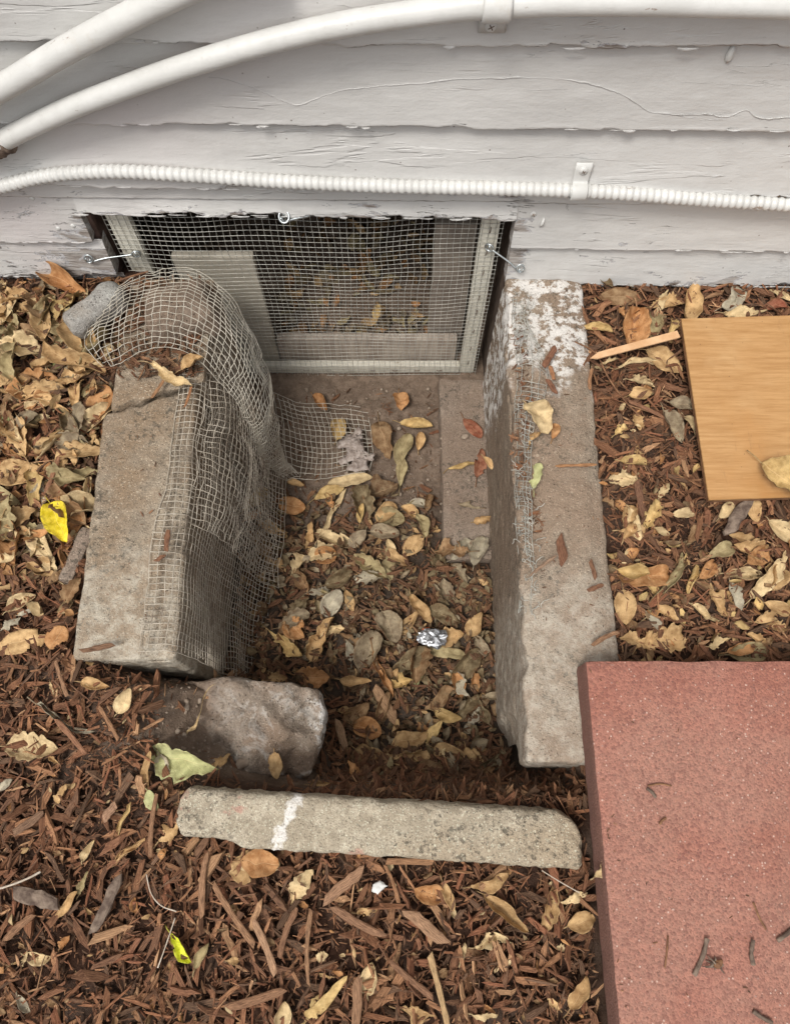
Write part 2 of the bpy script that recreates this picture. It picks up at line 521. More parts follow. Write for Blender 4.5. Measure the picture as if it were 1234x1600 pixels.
def lime_right(k, c, n2):
    x = k.xyz()
    y = x[1]
    nb = k.noise(22, 7, 0.7)
    m = k.rng(k.math('ADD', y, k.math('ADD', k.math('MULTIPLY', nb, 0.26), k.math('MULTIPLY', k.noise(7, 3), 0.25))), 0.985, 1.06)
    m = k.math('MULTIPLY', m, k.rng(k.noise(38, 6, 0.75), 0.46, 0.54))
    c = k.mix(k.math('MULTIPLY', m, 0.92), c, (0.70, 0.67, 0.63))
    grey = k.rng(k.math('ADD', y, k.math('MULTIPLY', nb, 0.20)), 0.50, 0.38)
    return k.mix(k.math('MULTIPLY', grey, k.rng(k.noise(42, 6, 0.75), 0.36, 0.60, 0.7, 0.15)), c, (0.50, 0.45, 0.375))
def grey_end(k, c, n2):
    y = k.xyz()[1]
    nb = k.noise(18, 7, 0.7)
    grey = k.rng(k.math('ADD', y, k.math('MULTIPLY', nb, 0.25)), 0.56, 0.42)
    return k.mix(k.math('MULTIPLY', grey, k.rng(k.noise(42, 6, 0.75), 0.36, 0.60, 0.75, 0.15)), c, (0.53, 0.485, 0.40))
def paint_streak(k, c, n2):
    x = k.xyz()
    d = k.math('ABSOLUTE', k.math('SUBTRACT', k.math('SUBTRACT', x[0], k.math('MULTIPLY', x[1], 0.42)), -0.146))
    m = k.rng(k.math('ADD', d, k.math('MULTIPLY', k.noise(75, 5, 0.7), 0.045)), 0.034, 0.026)
    m = k.math('MULTIPLY', m, k.rng(k.noise(120, 4, 0.7), 0.30, 0.5, 0.35, 0.9))
    return k.mix(m, c, (0.74, 0.71, 0.67))
def rock_white(k, c, n2):
    x = k.xyz()
    m = k.rng(k.math('ADD', x[0], k.math('MULTIPLY', k.noise(35, 6, 0.7), 0.10)), -0.085, -0.07)
    m = k.math('MULTIPLY', m, k.rng(k.noise(60, 4, 0.7), 0.40, 0.5))
    band = k.math('MULTIPLY', k.rng(k.noise(9, 7, 0.75, k.vec((2.2, 2.2, 1)), dist=0.8), 0.5, 0.6), 0.5)
    c = k.mix(band, c, (0.50, 0.47, 0.43))
    c = k.mix(k.rng(k.math('ADD', x[0], k.math('MULTIPLY', k.noise(14, 5, 0.7), 0.16)), -0.17, -0.25, 0, 0.85), c, k.mix(k.rng(k.noise(60, 6, .7), .35, .7), (0.18, 0.13, 0.095), (0.29, 0.215, 0.16)))
    return k.mix(k.math('MULTIPLY', m, 0.85), c, (0.68, 0.66, 0.63))

M = dict(
    siding=mat_siding(), leaf=mat_leaf(), chip=mat_chip(), soil=mat_soil(), paver=mat_paver(), laminate=mat_board(),
    curb_left=mat_concrete('curb_concrete', (0.43, 0.365, 0.28), (0.29, 0.235, 0.175), (0.28, 0.20, 0.13), 0.7, grey_end, 0.55, 0.35),
    curb_right=mat_concrete('limewashed_concrete', (0.42, 0.345, 0.265), (0.30, 0.24, 0.18), (0.29, 0.21, 0.15), 0.85, lime_right, 0.5, 0.4, streak=True),
    edging=mat_concrete('edging_concrete', (0.52, 0.455, 0.35), (0.39, 0.33, 0.245), (0.40, 0.32, 0.225), 0.35, paint_streak, 0.6, 0.35, redd=True),
    rock=mat_concrete('broken_concrete', (0.40, 0.34, 0.28), (0.25, 0.20, 0.155), (0.25, 0.18, 0.13), 0.65, rock_white, 0.35, 0.8),
    greyrock=mat_concrete('grey_mortar', (0.40, 0.39, 0.36), (0.30, 0.28, 0.255), (0.33, 0.28, 0.23), 0.2, None, 0.4, 0.9),
    ledge=mat_concrete('dirty_slab', (0.36, 0.29, 0.23), (0.26, 0.20, 0.155), (0.27, 0.20, 0.15), 0.7, None, 0.4, 0.4),
    pvc=mat_plain('white_painted_conduit', (0.57, 0.565, 0.54), (0.65, 0.645, 0.62), 0.38, 14, 0, 0.0006, dirt=(0.54, 0.50, 0.44)),
    frame=mat_plain('cream_painted_wood', (0.58, 0.55, 0.46), (0.72, 0.69, 0.60), 0.6, 40, 0, 0.0006, (8, 1, 1), (0.25, 0.19, 0.12)),
    jamb=mat_plain('stained_jamb', (0.07, 0.04, 0.03), (0.16, 0.10, 0.08), 0.7, 30, 0, 0.002, (1, 1, 1), (0.50, 0.48, 0.48)),
    plywood=mat_plain('weathered_board', (0.40, 0.36, 0.29), (0.52, 0.47, 0.385), 0.75, 12, 0, 0.0008, (1, 1, 7)),
    greyply=mat_plain('grey_weathered_board', (0.33, 0.27, 0.22), (0.48, 0.41, 0.34), 0.8, 12, 0, 0.0008, (6, 1, 1)),
    found=mat_plain('old_foundation', (0.20, 0.16, 0.13), (0.32, 0.27, 0.22), 0.9, 25, 0, 0.002, (1, 1, 1)),
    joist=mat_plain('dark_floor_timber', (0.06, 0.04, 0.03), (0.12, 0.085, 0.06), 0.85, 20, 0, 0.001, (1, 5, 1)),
    lath=mat_plain('raw_pine', (0.56, 0.32, 0.16), (0.68, 0.44, 0.25), 0.7, 30, 0, 0.0006, (1, 1, 1)),
    wire=mat_galv('galvanised_wire', (0.36, 0.355, 0.32), (0.60, 0.585, 0.52), 0.45, 0.5, (0.25, 0.20, 0.15), 0.25),
    oldwire=mat_galv('weathered_wire', (0.40, 0.365, 0.30), (0.62, 0.575, 0.485), 0.15, 0.7, (0.26, 0.20, 0.145), 0.45),
    wellwire=mat_galv('soiled_wire', (0.36, 0.31, 0.245), (0.58, 0.52, 0.43), 0.1, 0.8, (0.15, 0.11, 0.08), 0.6),
    steel=mat_galv('zinc_plated_steel', (0.42, 0.45, 0.46), (0.62, 0.66, 0.66), 0.9, 0.32, (0.2, 0.2, 0.19), 0.15),
    foil=mat_plain('aluminium_foil', (0.30, 0.31, 0.33), (0.50, 0.51, 0.53), 0.45, 40, 1.0, 0.002),
    lint=mat_plain('matted_lint', (0.24, 0.19, 0.16), (0.42, 0.36, 0.32), 0.95, 90, 0, 0.003),
    bark=mat_plain('grey_bark', (0.09, 0.06, 0.045), (0.24, 0.18, 0.135), 0.9, 60, 0, 0.002, (1, 1, 1)),
    twig=mat_plain('pale_twig', (0.42, 0.35, 0.27), (0.60, 0.52, 0.43), 0.8, 60, 0, 0.0006),
    browntwig=mat_plain('brown_twig', (0.13, 0.06, 0.03), (0.27, 0.14, 0.07), 0.8, 60, 0, 0.0006),
    flake=mat_plain('white_paint_flake', (0.55, 0.54, 0.51), (0.66, 0.65, 0.62), 0.5, 40, 0, 0.0005),
    pebble=mat_plain('pebble', (0.22, 0.165, 0.12), (0.36, 0.29, 0.225), 0.85, 40, 0, 0.001),
)

# ------------------------------------------------------------------ terrain
def ground_h(x, y, rough=True):
    x = np.asarray(x, float)
    y = np.asarray(y, float)
    lx = np.where(y > 0.21, sstep(-0.50, -0.40, x), sstep(-0.46, -0.13, x))
    blend = sstep(0.17, 0.25, y)
    lx = (0.12 * sstep(-0.42, -0.36, x) + 0.88 * sstep(-0.30, -0.10, x)) * (1 - blend) + sstep(-0.50, -0.40, x) * blend
    rx = 1 - sstep(0.24, 0.33, x)
    front = sstep(-0.005, 0.055, y)
    m = lx * rx * front
    floor = -0.385 + 0.06 * sstep(0.62, 0.12, y) * 1.0
    floor = floor + 0.11 * sstep(1.05, 1.6, y) + 0.10 * sstep(0.15, 0.04, y)
    z = floor * m
    # a hollow beside the end of the left curb and in front of the right one
    z = z - 0.015 * np.exp(-(((x + 0.36) / 0.10) ** 2 + ((y - 0.12) / 0.08) ** 2)) * (1 - m)
    z = z - 0.065 * np.exp(-(((x + 0.27) / 0.075) ** 4 + ((y - 0.12) / 0.085) ** 4))
    z = z - 0.02 * np.exp(-(((x - 0.30) / 0.05) ** 2 + ((y - 0.02) / 0.04) ** 2)) * (1 - m)
    z = z + np.where(y > 1.08, (-0.27 - z) * sstep(1.08, 1.2, y), 0)
    if rough:
        P = np.stack([x.ravel(), y.ravel(), np.zeros(x.size)], 1)
        z = z + (0.010 * fbm(P, 11, 3, 1) + 0.0042 * fbm(P, 55, 4, 2, 0.6)).reshape(x.shape)
    return z
def gh(x, y):
    return float(ground_h(np.array([x]), np.array([y]))[0])
def wellness(x, y):
    return sstep(-0.02, -0.12, ground_h(x, y, False))

def axis_lines(lo, hi, fine, outer):
    a = list(np.arange(lo, hi + 1e-9, fine))
    d, e, p, q = fine, fine, lo, hi
    L, R = [], []
    while p > -outer:
        d *= 1.35
        p -= d
        L.append(p)
    while q < outer:
        e *= 1.35
        q += e
        R.append(q)
    return np.array(L[::-1] + a + R)
gx = axis_lines(-0.95, 1.0, 0.0062, 40)
gy = axis_lines(-0.50, 1.40, 0.0062, 40)
X, Y = np.meshgrid(gx, gy, indexing='ij')
Z = ground_h(X, Y)
far = sstep(1.5, 4, np.maximum(np.abs(X), np.abs(Y)))
Z = Z * (1 - far)
mb = MB()
wl = wellness(X.ravel(), Y.ravel())
soilpatch = np.exp(-(((X.ravel() + 0.36) / 0.10) ** 2 + ((Y.ravel() - 0.12) / 0.09) ** 2))
wl = np.clip(wl + soilpatch * 1.3, 0, 1)[:, None]
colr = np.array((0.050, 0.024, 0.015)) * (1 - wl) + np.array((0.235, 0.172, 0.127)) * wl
gap_shade = sstep(0.70, 0.52, Y.ravel() + 0.05 * vnoise(np.stack([X.ravel(), Y.ravel(), 0 * X.ravel()], 1), 12, 2)) * sstep(-0.16, -0.26, Z.ravel())
colr = colr * (1 - 0.72 * gap_shade[:, None])      # shade of the gaps between leaves, put into the front floor colour
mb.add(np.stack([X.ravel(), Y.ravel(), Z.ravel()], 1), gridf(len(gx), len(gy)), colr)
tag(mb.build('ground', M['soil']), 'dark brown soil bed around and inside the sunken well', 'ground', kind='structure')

# ------------------------------------------------------------------ house wall
OPX0, OPX1, OPZ = -0.562, 0.214, 0.183
wall = empty('house_wall', (0, WALL_Y, 0), 'white painted clapboard house wall with peeling paint above the crawlspace opening', 'wall')

def xs_lines(x0, x1, fine=0.0045):
    lo, hi = max(x0, -1.05), min(x1, 1.15)
    xs = list(np.arange(lo, hi, fine)) + [hi]
    if x0 < lo:
        xs = list(np.linspace(x0, lo, 12)[:-1]) + xs
    if x1 > hi:
        xs = xs + list(np.linspace(hi, x1, 12)[1:])
    return np.array(xs)

def board(x0, x1, zb, zt, seed, proud=0.013, top=0.001, rag=0.0022, wear_fn=None, nz=26, sag=0.0, cut=False):
    xs = xs_lines(x0, x1)
    P1 = np.stack([xs, np.zeros_like(xs), np.zeros_like(xs)], 1)
    edge = zb + rag * (fbm(P1, 9, 3, seed) + 0.9 * fbm(P1, 45, 3, seed + 3)) + rag * 1.1 * sstep(0.2, 0.28, vnoise(P1, 14, seed + 5)) + 0.8 * rag * sstep(0.25, 0.3, vnoise(P1, 38, seed + 7))
    edge = edge + sag * np.sin(xs * 2.1 + seed)
    mb = MB()
    rows, wr = [], []
    yb = wy(xs)
    rows.append(np.stack([xs, yb + 0.012, edge + 0.001], 1))
    rows.append(np.stack([xs, yb - proud * 0.55, edge], 1))
    rows.append(np.stack([xs, yb - proud * 0.92, edge + 0.0012], 1))
    for q in (0, 0, 0):
        wr.append(np.full(len(xs), 0.75))
    for t in np.linspace(0, 1, nz) ** 1.25:
        z = edge + 0.004 + (zt - edge - 0.004) * t
        p = proud * (1 - t) + top * t
        Pn = np.stack([xs, np.zeros_like(xs), z], 1)
        w = 0.62 * np.exp(-(z - edge) / 0.011) + 0.25 * np.exp(-(zt - z) / 0.01)
        if wear_fn is not None:
            w = np.maximum(w, wear_fn(xs, z))
        disp = 0.0006 * fbm(Pn * np.array((0.6, 1, 1.4)), 24, 3, seed + 11) + 0.0009 * sstep(0.12, 0.16, vnoise(Pn * np.array((0.5, 1, 1.3)), 17, seed + 21)) * sstep(0.25, 0.6, w)
        rows.append(np.stack([xs, yb - p - disp, z], 1))
        wr.append(w)
    V = np.stack(rows)
    n = len(xs)
    mb.add(V.reshape(-1, 3), gridf(len(rows), n)[:, ::-1], (1, 1, 1), None, np.concatenate(wr))
    # end grain where the board is cut
    if cut:
        for k in (0, n - 1):
            fr = V[2:, k]
            bk = fr.copy()
            bk[:, 1] = wy(fr[0, 0]) + 0.02
            E = np.concatenate([fr, bk])
            m = len(fr)
            mb.add(E, [(i, i + 1, m + i + 1, m + i) for i in range(m - 1)], (1, 1, 1), None, np.full(2 * m, 0.9))
    return mb.build('siding_board', M['siding'], wall)

wl_left = lambda xs, z: 0.62 * sstep(0.16, 0.02, z) * sstep(-0.5, -0.75, -np.abs(xs + 0.0) - 0.0) + 0.0 * z
def wear_low_left(xs, z):
    return 0.55 + 0.35 * sstep(0.09, 0.0, z) + 0.1 * sstep(-0.75, -0.58, xs)
def wear_low_right(xs, z):
    return 0.30 + 0.25 * sstep(0.05, 0.0, z) + 0.35 * sstep(0.30, 0.22, xs)
def wear_header(xs, z):
    inop = sstep(-0.66, -0.56, xs) * sstep(0.32, 0.22, xs)
    return 0.26 + 0.10 * sstep(-0.4, -0.6, xs) + inop * (0.12 + 0.42 * sstep(0.205, 0.185, z))
XL, XR = -4.0, 4.2
board(XL, XR, 0.257, 0.378, 3, proud=0.022, rag=0.0035, wear_fn=lambda x, z: 0.12 + 0.25 * sstep(0.275, 0.26, z))
board(XL, XR, 0.378, 0.510, 1, proud=0.016, rag=0.0025, wear_fn=lambda x, z: 0.06 + 0 * x)
board(XL, XR, 0.510, 0.645, 2, proud=0.016, rag=0.0025, wear_fn=lambda x, z: 0.10 + 0 * x)
zz = 0.645
mbu = MB()
for k in range(14):
    x = np.array((XL, XR))
    z0, z1 = zz + k * 0.132, zz + (k + 1) * 0.132
    V = [(a, wy(a) + 0.012, z0) for a in x] + [(a, wy(a) - 0.016, z0 + 0.001) for a in x] + [(a, wy(a) - 0.001, z1) for a in x]
    mbu.add(V, [(0, 1, 3, 2), (2, 3, 5, 4)])
mbu.build('upper_siding', M['siding'], wall, smooth=False)
board(XL, XR, 0.2185, 0.259, 4, proud=0.006, rag=0.0012, nz=10, wear_fn=lambda x, z: 0.42 + 0 * x)
# header board over the opening and its two lower ends
board(OPX0 - 0.001, OPX1 + 0.001, OPZ, 0.2195, 5, proud=0.010, rag=0.0045, nz=14, wear_fn=wear_header, cut=True)
board(XL, OPX0 - 0.001, 0.113, 0.2195, 6, proud=0.012, rag=0.002, wear_fn=wear_header, cut=True)
board(OPX1 + 0.001, XR, 0.111, 0.2195, 7, proud=0.012, rag=0.0012, wear_fn=lambda x, z: 0.32 + 0.25 * sstep(0.28, 0.22, x), cut=True)
board(XL, OPX0 + 0.012, 0.018, 0.114, 8, proud=0.014, rag=0.006, wear_fn=wear_low_left, cut=True)
board(OPX1 + 0.004, XR, 0.012, 0.112, 9, proud=0.013, rag=0.006, wear_fn=wear_low_right, cut=True)
board(XL, OPX0 + 0.02, -0.03, 0.020, 10, proud=0.003, rag=0.004, nz=10, wear_fn=lambda x, z: 0.8 + 0 * x)
board(OPX1 + 0.02, XR, -0.03, 0.014, 12, proud=0.004, rag=0.004, nz=10, wear_fn=lambda x, z: 0.45 + 0 * x)
# wall core behind the boards, foundation, jambs and the floor above the crawlspace
mb = MB()
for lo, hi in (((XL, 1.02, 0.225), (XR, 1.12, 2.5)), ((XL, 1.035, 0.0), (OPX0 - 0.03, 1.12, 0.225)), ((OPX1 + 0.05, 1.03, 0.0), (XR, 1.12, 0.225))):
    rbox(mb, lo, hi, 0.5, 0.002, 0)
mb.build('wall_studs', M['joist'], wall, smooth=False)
mb = MB()
rbox(mb, (XL, 1.0, -0.6), (OPX0 - 0.025, 1.16, -0.001), 0.03, 0.004, 0.002)
rbox(mb, (OPX1 + 0.03, 0.995, -0.6), (XR, 1.16, -0.001), 0.03, 0.004, 0.002)
mb.build('foundation', M['found'], wall)
mb = MB()
rbox(mb, (OPX0 - 0.03, 0.992, -0.42), (OPX0 + 0.008, 1.10, 0.20), 0.008, 0.004, 0.003, 40, 4)
mb.build('jamb', M['jamb'], wall)
mb = MB()
rbox(mb, (OPX1 + 0.008, 0.985, -0.42), (OPX1 + 0.05, 1.10, 0.20), 0.008, 0.004, 0.0015, 40, 5)
mb.build('jamb', M['joist'], wall)  # dark colour stands in for the shaded gap beside the frame
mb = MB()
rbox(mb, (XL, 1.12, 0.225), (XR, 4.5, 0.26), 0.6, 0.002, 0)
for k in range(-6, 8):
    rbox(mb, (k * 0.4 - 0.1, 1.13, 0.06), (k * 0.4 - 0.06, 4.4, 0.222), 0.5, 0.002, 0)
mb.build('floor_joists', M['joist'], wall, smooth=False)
mb = MB()
rbox(mb, (XL, 4.4, -0.6), (XR, 4.5, 0.22), 0.6, 0.002, 0)
rbox(mb, (XL - 0.1, 1.17, -0.6), (XL, 4.5, 0.22), 0.6, 0.002, 0)
rbox(mb, (XR, 1.17, -0.6), (XR + 0.1, 4.5, 0.22), 0.6, 0.002, 0)
mb.build('back_foundation', M['found'], wall, smooth=False)

# wandering ridge of old vine scar under the paint
sc = [(326, 121), (352, 124), (395, 138), (430, 152), (465, 164), (500, 152), (530, 142), (565, 138), (600, 134), (660, 130), (700, 124), (760, 123), (830, 121), (885, 124), (930, 133),
      (965, 145), (990, 158), (1012, 174), (1035, 176), (1060, 180), (1100, 178), (1135, 182), (1165, 172), (1180, 182), (1200, 186), (1234, 183), (1300, 190)]
def siding_off(p):     # how far the board face stands in front of the wall line at this height
    for a, b, pr in ((0.510, 0.645, 0.016), (0.378, 0.510, 0.016), (0.257, 0.378, 0.020), (0.2185, 0.259, 0.006), (0.111, 0.2195, 0.012), (0.012, 0.112, 0.013)):
        if a <= p.z < b:
            return pr * (1 - ((p.z - a) / (b - a)))
    return 0.005
def wallpt(u, v, off=0.0):
    p = onwall(u, v, 0.01)
    for _ in range(3):
        p = onwall(u, v, siding_off(p) + off)
    return p
P = smooth_path([wallpt(u, v, 0.0012) for u, v in sc], 420)
P[:, 2] += 0.0011 * fbm(P, 90, 3, 4)
mb = MB()
tube(mb, P, 0.0007 * (0.15 + 1.1 * np.abs(vnoise(P, 75, 3))) + 0.00035, 6)
mb.build('paint_ridge', M['siding'], wall)

# curled flakes of paint lifting off the lower edges
mb = MB()
R_f = random.Random(8)
for (z0, x0, x1, pr, n) in ((0.183, OPX0, OPX1, 0.010, 60), (0.014, 0.23, 0.95, 0.013, 70), (0.018, -1.0, OPX0, 0.014, 50), (0.111, 0.22, 0.95, 0.012, 22), (0.113, -1.0, OPX0, 0.012, 26),
                            (0.257, -0.9, 0.95, 0.022, 60), (0.378, -0.9, 0.95, 0.016, 34), (0.510, -0.9, 0.95, 0.016, 26), (0.0, OPX0 - 0.10, OPX0 + 0.005, 0.010, 0)):
    for _ in range(n // 2):
        x = R_f.uniform(x0, x1)
        L, Hh = R_f.uniform(0.006, 0.034), R_f.uniform(0.0015, 0.0045)
        zt = z0 + R_f.uniform(0.002, 0.006)
        lift = R_f.uniform(0.0001, 0.0014)
        V = []
        for i in range(6):
            u = i / 5
            hh = Hh * (0.35 + 0.65 * math.sin(math.pi * (0.1 + 0.8 * u))) * R_f.uniform(.7, 1.3)
            for j in range(3):
                v = j / 2
                xx = x + (u - .5) * L
                V.append((xx, wy(xx) - pr - 0.0006 - lift * v * v * math.sin(math.pi * u) ** .5, zt - hh * v + R_f.uniform(-.0004, .0004)))
        mb.add(V, gridf(6, 3)[:, ::-1])
fl_ = mb.build('paint_flakes', M['siding'], wall)
fl_.modifiers.new('thickness', 'SOLIDIFY').thickness = 0.0003

# screws, nails and a drip of caulk on the siding
def screw_head(parent, p, r=0.0065, mat='pvc', slot=True, name='screw'):
    mb = MB()
    prof = [(0.0, 0.0035), (r * 0.55, 0.0033), (r * 0.9, 0.0022), (r, 0.0), (r, -0.002)]
    n = 18
    V = []
    for rr, h in prof:
        for a in np.linspace(0, 2 * math.pi, n, endpoint=False):
            V.append((p.x + rr * math.cos(a), p.y - h, p.z + rr * math.sin(a)))
    mb.add(V, gridf(len(prof), n, True))
    o = mb.build(name, M[mat], parent)
    if slot:
        m2 = MB()
        for a in (0.5, 0.5 + math.pi / 2):
            d = Vector((math.cos(a), 0, math.sin(a))) * r * 0.5
            tube(m2, [p - d + Vector((0, -0.0034, 0)), p + Vector((0, -0.0036, 0)), p + d + Vector((0, -0.0034, 0))], 0.0007, 4)
        m2.build('slot', M['bark'], o)
    return o
screw_head(wall, wallpt(833, 334), 0.0065)
for u, v in ((92, 356), (115, 352), (51, 309)):
    screw_head(wall, wallpt(u, v), 0.005, 'pvc', False, 'nail')
mb = MB()
p = wallpt(1143, 76, 0.002)
tube(mb, [p + Vector((0, 0, 0.006)), p + Vector((0, -0.001, 0)), p + Vector((0, -0.002, -0.012)), p + Vector((0, -0.001, -0.018))], [0.003, 0.0045, 0.006, 0.003], 8)
mb.build('paint_drip', M['pvc'], wall)
mb = MB()
p = wallpt(847, 346, 0.001)
tube(mb, [p + Vector((0.002, 0, 0.008)), p + Vector((0, -0.003, -0.002)), p + Vector((-0.002, -0.002, -0.010))], [0.002, 0.0035, 0.002], 8)
mb.build('paint_drip', M['pvc'], wall)

# ------------------------------------------------------------------ conduits
def pipe(name, pts, r, label, cat, n=90, sides=20, off=0.02, mat='pvc'):
    P = smooth_path([onwall(u, v, o) for u, v, o in pts], n)
    mb = MB()
    tube(mb, P, r, sides)
    o = mb.build(name, M[mat])
    return tag(o, label, cat)
pipe('conduit', [(-160, 222, 0.05), (-90, 180, 0.045), (0, 139, 0.04), (90, 86, 0.038), (180, 38, 0.036), (290, -16, 0.036), (420, -70, 0.036)], 0.0172,
     'smooth white painted pipe running diagonally across the top left corner of the wall', 'pipe')
c2 = pipe('conduit', [(2, 221, 0.030), (60, 192, 0.032), (140, 157, 0.034), (300, 100, 0.036), (480, 50, 0.036), (640, 22, 0.036), (760, 9, 0.036), (880, 4, 0.036), (1000, 4, 0.036), (1120, 6, 0.036), (1240, 9, 0.036), (1400, 13, 0.036)], 0.0152,
     'long white painted pipe curving up from the left and running level along the siding', 'pipe')
# rotten collar at its left end
mb = MB()
p = onwall(4, 226, 0.030)
P0 = np.array([p + Vector((0.012, 0.0, 0.006)), p + Vector((0.0, 0.0, 0.0)), p + Vector((-0.02, 0.0, -0.008)), p + Vector((-0.06, 0.006, -0.03)), p + Vector((-0.09, 0.03, -0.05))])
tube(mb, smooth_path(P0, 30), 0.0162 + 0.003 * vnoise(smooth_path(P0, 30), 300, 2), 14)
mb.build('collar', M['bark'], c2)

# corrugated conduit
P = smooth_path([onwall(u, v, 0.026) for u, v in ((-120, 318), (-60, 306), (0, 292), (60, 277), (120, 270), (190, 268), (300, 274), (450, 284), (617, 291), (760, 294), (900, 298), (1000, 304), (1100, 312), (1234, 320), (1330, 327))], 1500)
seg = np.concatenate([[0], np.cumsum(np.linalg.norm(np.diff(P, axis=0), axis=1))])
rr = 0.0098 + 0.0022 * (0.5 + 0.5 * np.cos(seg / 0.0118 * 2 * math.pi)) ** 0.7
mb = MB()
tube(mb, P, rr, 16)
tag(mb.build('corrugated_conduit', M['pvc']), 'ribbed white flexible conduit strapped along the siding above the opening', 'conduit')

def strap(u, vtop, vbot, pipe_r, off, label, screw_v, w=0.026):
    """pipe clamp: a flat tab screwed to the board and a band round the pipe"""
    a = onwall(u, vtop, 0.018)
    b = onwall(u, vbot, 0.012)
    cpt = onwall(u, (vtop + vbot) / 2, 0)
    return a, b
def make_strap(name, cx, cz, r, yc, tabs, label, w=0.026):
    t = empty(name, (cx, yc, cz), label, 'pipe clamp')
    prof = []
    wally = wy(cx)
    for a in np.linspace(-100, 100, 19):
        prof.append((yc - (r + 0.0015) * math.cos(math.radians(a)), cz + (r + 0.0015) * math.sin(math.radians(a))))
    up = tabs[0]
    if up:
        y_t = wally - 0.0205
        prof += [(y_t + 0.0, cz + r + 0.006), (y_t, cz + r + up * 0.6), (y_t + 0.002, cz + r + up)]
    dn = tabs[1]
    if dn:
        y_t = wally - 0.0185
        prof = [(y_t, cz - r - dn), (y_t, cz - r - dn * 0.5), (y_t, cz - r - 0.005)] + prof
    mb = MB()
    V = []
    for (yy, z) in prof:
        for q in (-1, -0.8, 0, 0.8, 1):
            V.append((cx + q * w / 2, yy + (0.0012 if abs(q) == 1 else 0), z))
    mb.add(V, gridf(len(prof), 5))
    o = mb.build('band', M['pvc'], t)
    o.modifiers.new('thickness', 'SOLIDIFY').thickness = 0.0022
    return t, o
pc = onwall(903, 298, 0.026)
t, _ = make_strap('pipe_strap', pc.x, pc.z, 0.0115, pc.y, (0.040, 0), 'white clamp screwed above the ribbed conduit, right of the opening')
screw_head(t, Vector((pc.x, wy(pc.x) - 0.0222, pc.z + 0.038)), 0.0072)
pc = onwall(776, 8, 0.036)
t, _ = make_strap('pipe_strap', pc.x, pc.z, 0.0158, pc.y, (0.03, 0.032), 'white clamp holding the upper smooth pipe at the top of the photo', w=0.036)
screw_head(t, Vector((pc.x - 0.002, wy(pc.x) - 0.0205, pc.z - 0.038)), 0.0085)

# ------------------------------------------------------------------ concrete pieces
mb = MB()
def bend_left(P):
    P = P.copy()
    P[:, 0] += 0.006 * np.sin(P[:, 1] * 6)
    # crack outline at the break: slanting end
    e = sstep(0.60, 0.69, P[:, 1])
    P[:, 1] += e * (0.030 * (P[:, 0] + 0.44) / 0.08 + 0.006 * vnoise(P * np.array((1, 0, 1)), 60, 3))
    P[:, 0] += 0.010 * sstep(0.3, 0.1, P[:, 1]) * -1 * 0
    # worn step along the inner edge, and a thin broken skin
    top = sstep(0.0, 0.02, P[:, 2])
    n = fbm(P * np.array((1, 1, 0)), 25, 3, 6)
    step = sstep(-0.395, -0.385, P[:, 0] + 0.004 * n - 0.02 * (P[:, 1] - 0.4))
    P[:, 2] -= top * step * 0.006
    P[:, 2] -= top * 0.003 * sstep(0.36, 0.355, P[:, 1] + 0.012 * n)
    fr = sstep(0.235, 0.215, P[:, 1])
    P[:, 2] -= top * fr * 0.012 * (1 + n)
    return P
rbox(mb, (-0.527, 0.212, -0.42), (-0.360, 0.685, 0.032), 0.0055, 0.009, 0.0020, 55, 1, shape=bend_left)
tag(mb.build('concrete_curb', M['curb_left'], loc=(-0.44, 0.45, 0)), 'long weathered concrete curb on the left with wire mesh over its inner side', 'curb')
mb = MB()
def bend_left2(P):
    P = P.copy()
    e = sstep(0.78, 0.70, P[:, 1])
    P[:, 1] += e * (0.030 * (P[:, 0] + 0.44) / 0.08 + 0.006 * vnoise(P * np.array((1, 0, 1)), 60, 3))
    return P
rbox(mb, (-0.520, 0.692, -0.42), (-0.352, 0.955, 0.036), 0.009, 0.009, 0.0022, 30, 2, shape=bend_left2)
tag(mb.build('concrete_curb', M['curb_left'], loc=(-0.44, 0.82, 0)), 'short broken-off rear piece of the left concrete curb, mostly under crumpled mesh', 'curb')
mb = MB()
def bend_right(P):
    P = P.copy()
    n = fbm(P, 22, 3, 8)
    yy = P[:, 1]
    top = sstep(-0.02, 0.02, P[:, 2])
    inner = sstep(0.265, 0.225, P[:, 0])
    # crumbled inner arris near the middle
    P[:, 2] -= top * inner * 0.020 * sstep(0.35, 0.45, yy) * sstep(0.90, 0.80, yy) * (0.7 + 0.6 * n)
    P[:, 0] += inner * top * 0.006 * n
    P[:, 0] += -0.012 * sstep(0.5, 0.05, yy) * inner
    # lower part eaten away towards the front end
    low = sstep(-0.05, -0.10, P[:, 2])
    P[:, 0] += 0.016 * low * sstep(0.17, 0.12, yy + 0.02 * n) * inner
    P[:, 1] += 0.05 * sstep(-0.12, -0.2, P[:, 2]) * sstep(0.10, 0.05, yy)
    # sloping outer shoulder
    out = sstep(0.325, 0.36, P[:, 0])
    P[:, 2] -= top * out * 0.010
    P[:, 0] += out * 0.008 * sstep(0.4, 0.9, yy)
    return P
rbox(mb, (0.214, 0.052, -0.42), (0.364, 0.960, 0.031), 0.0055, 0.010, 0.0022, 55, 3, shape=bend_right)
tag(mb.build('concrete_curb', M['curb_right'], loc=(0.29, 0.5, 0)), 'long concrete curb on the right, crusted white where it meets the wall', 'curb')
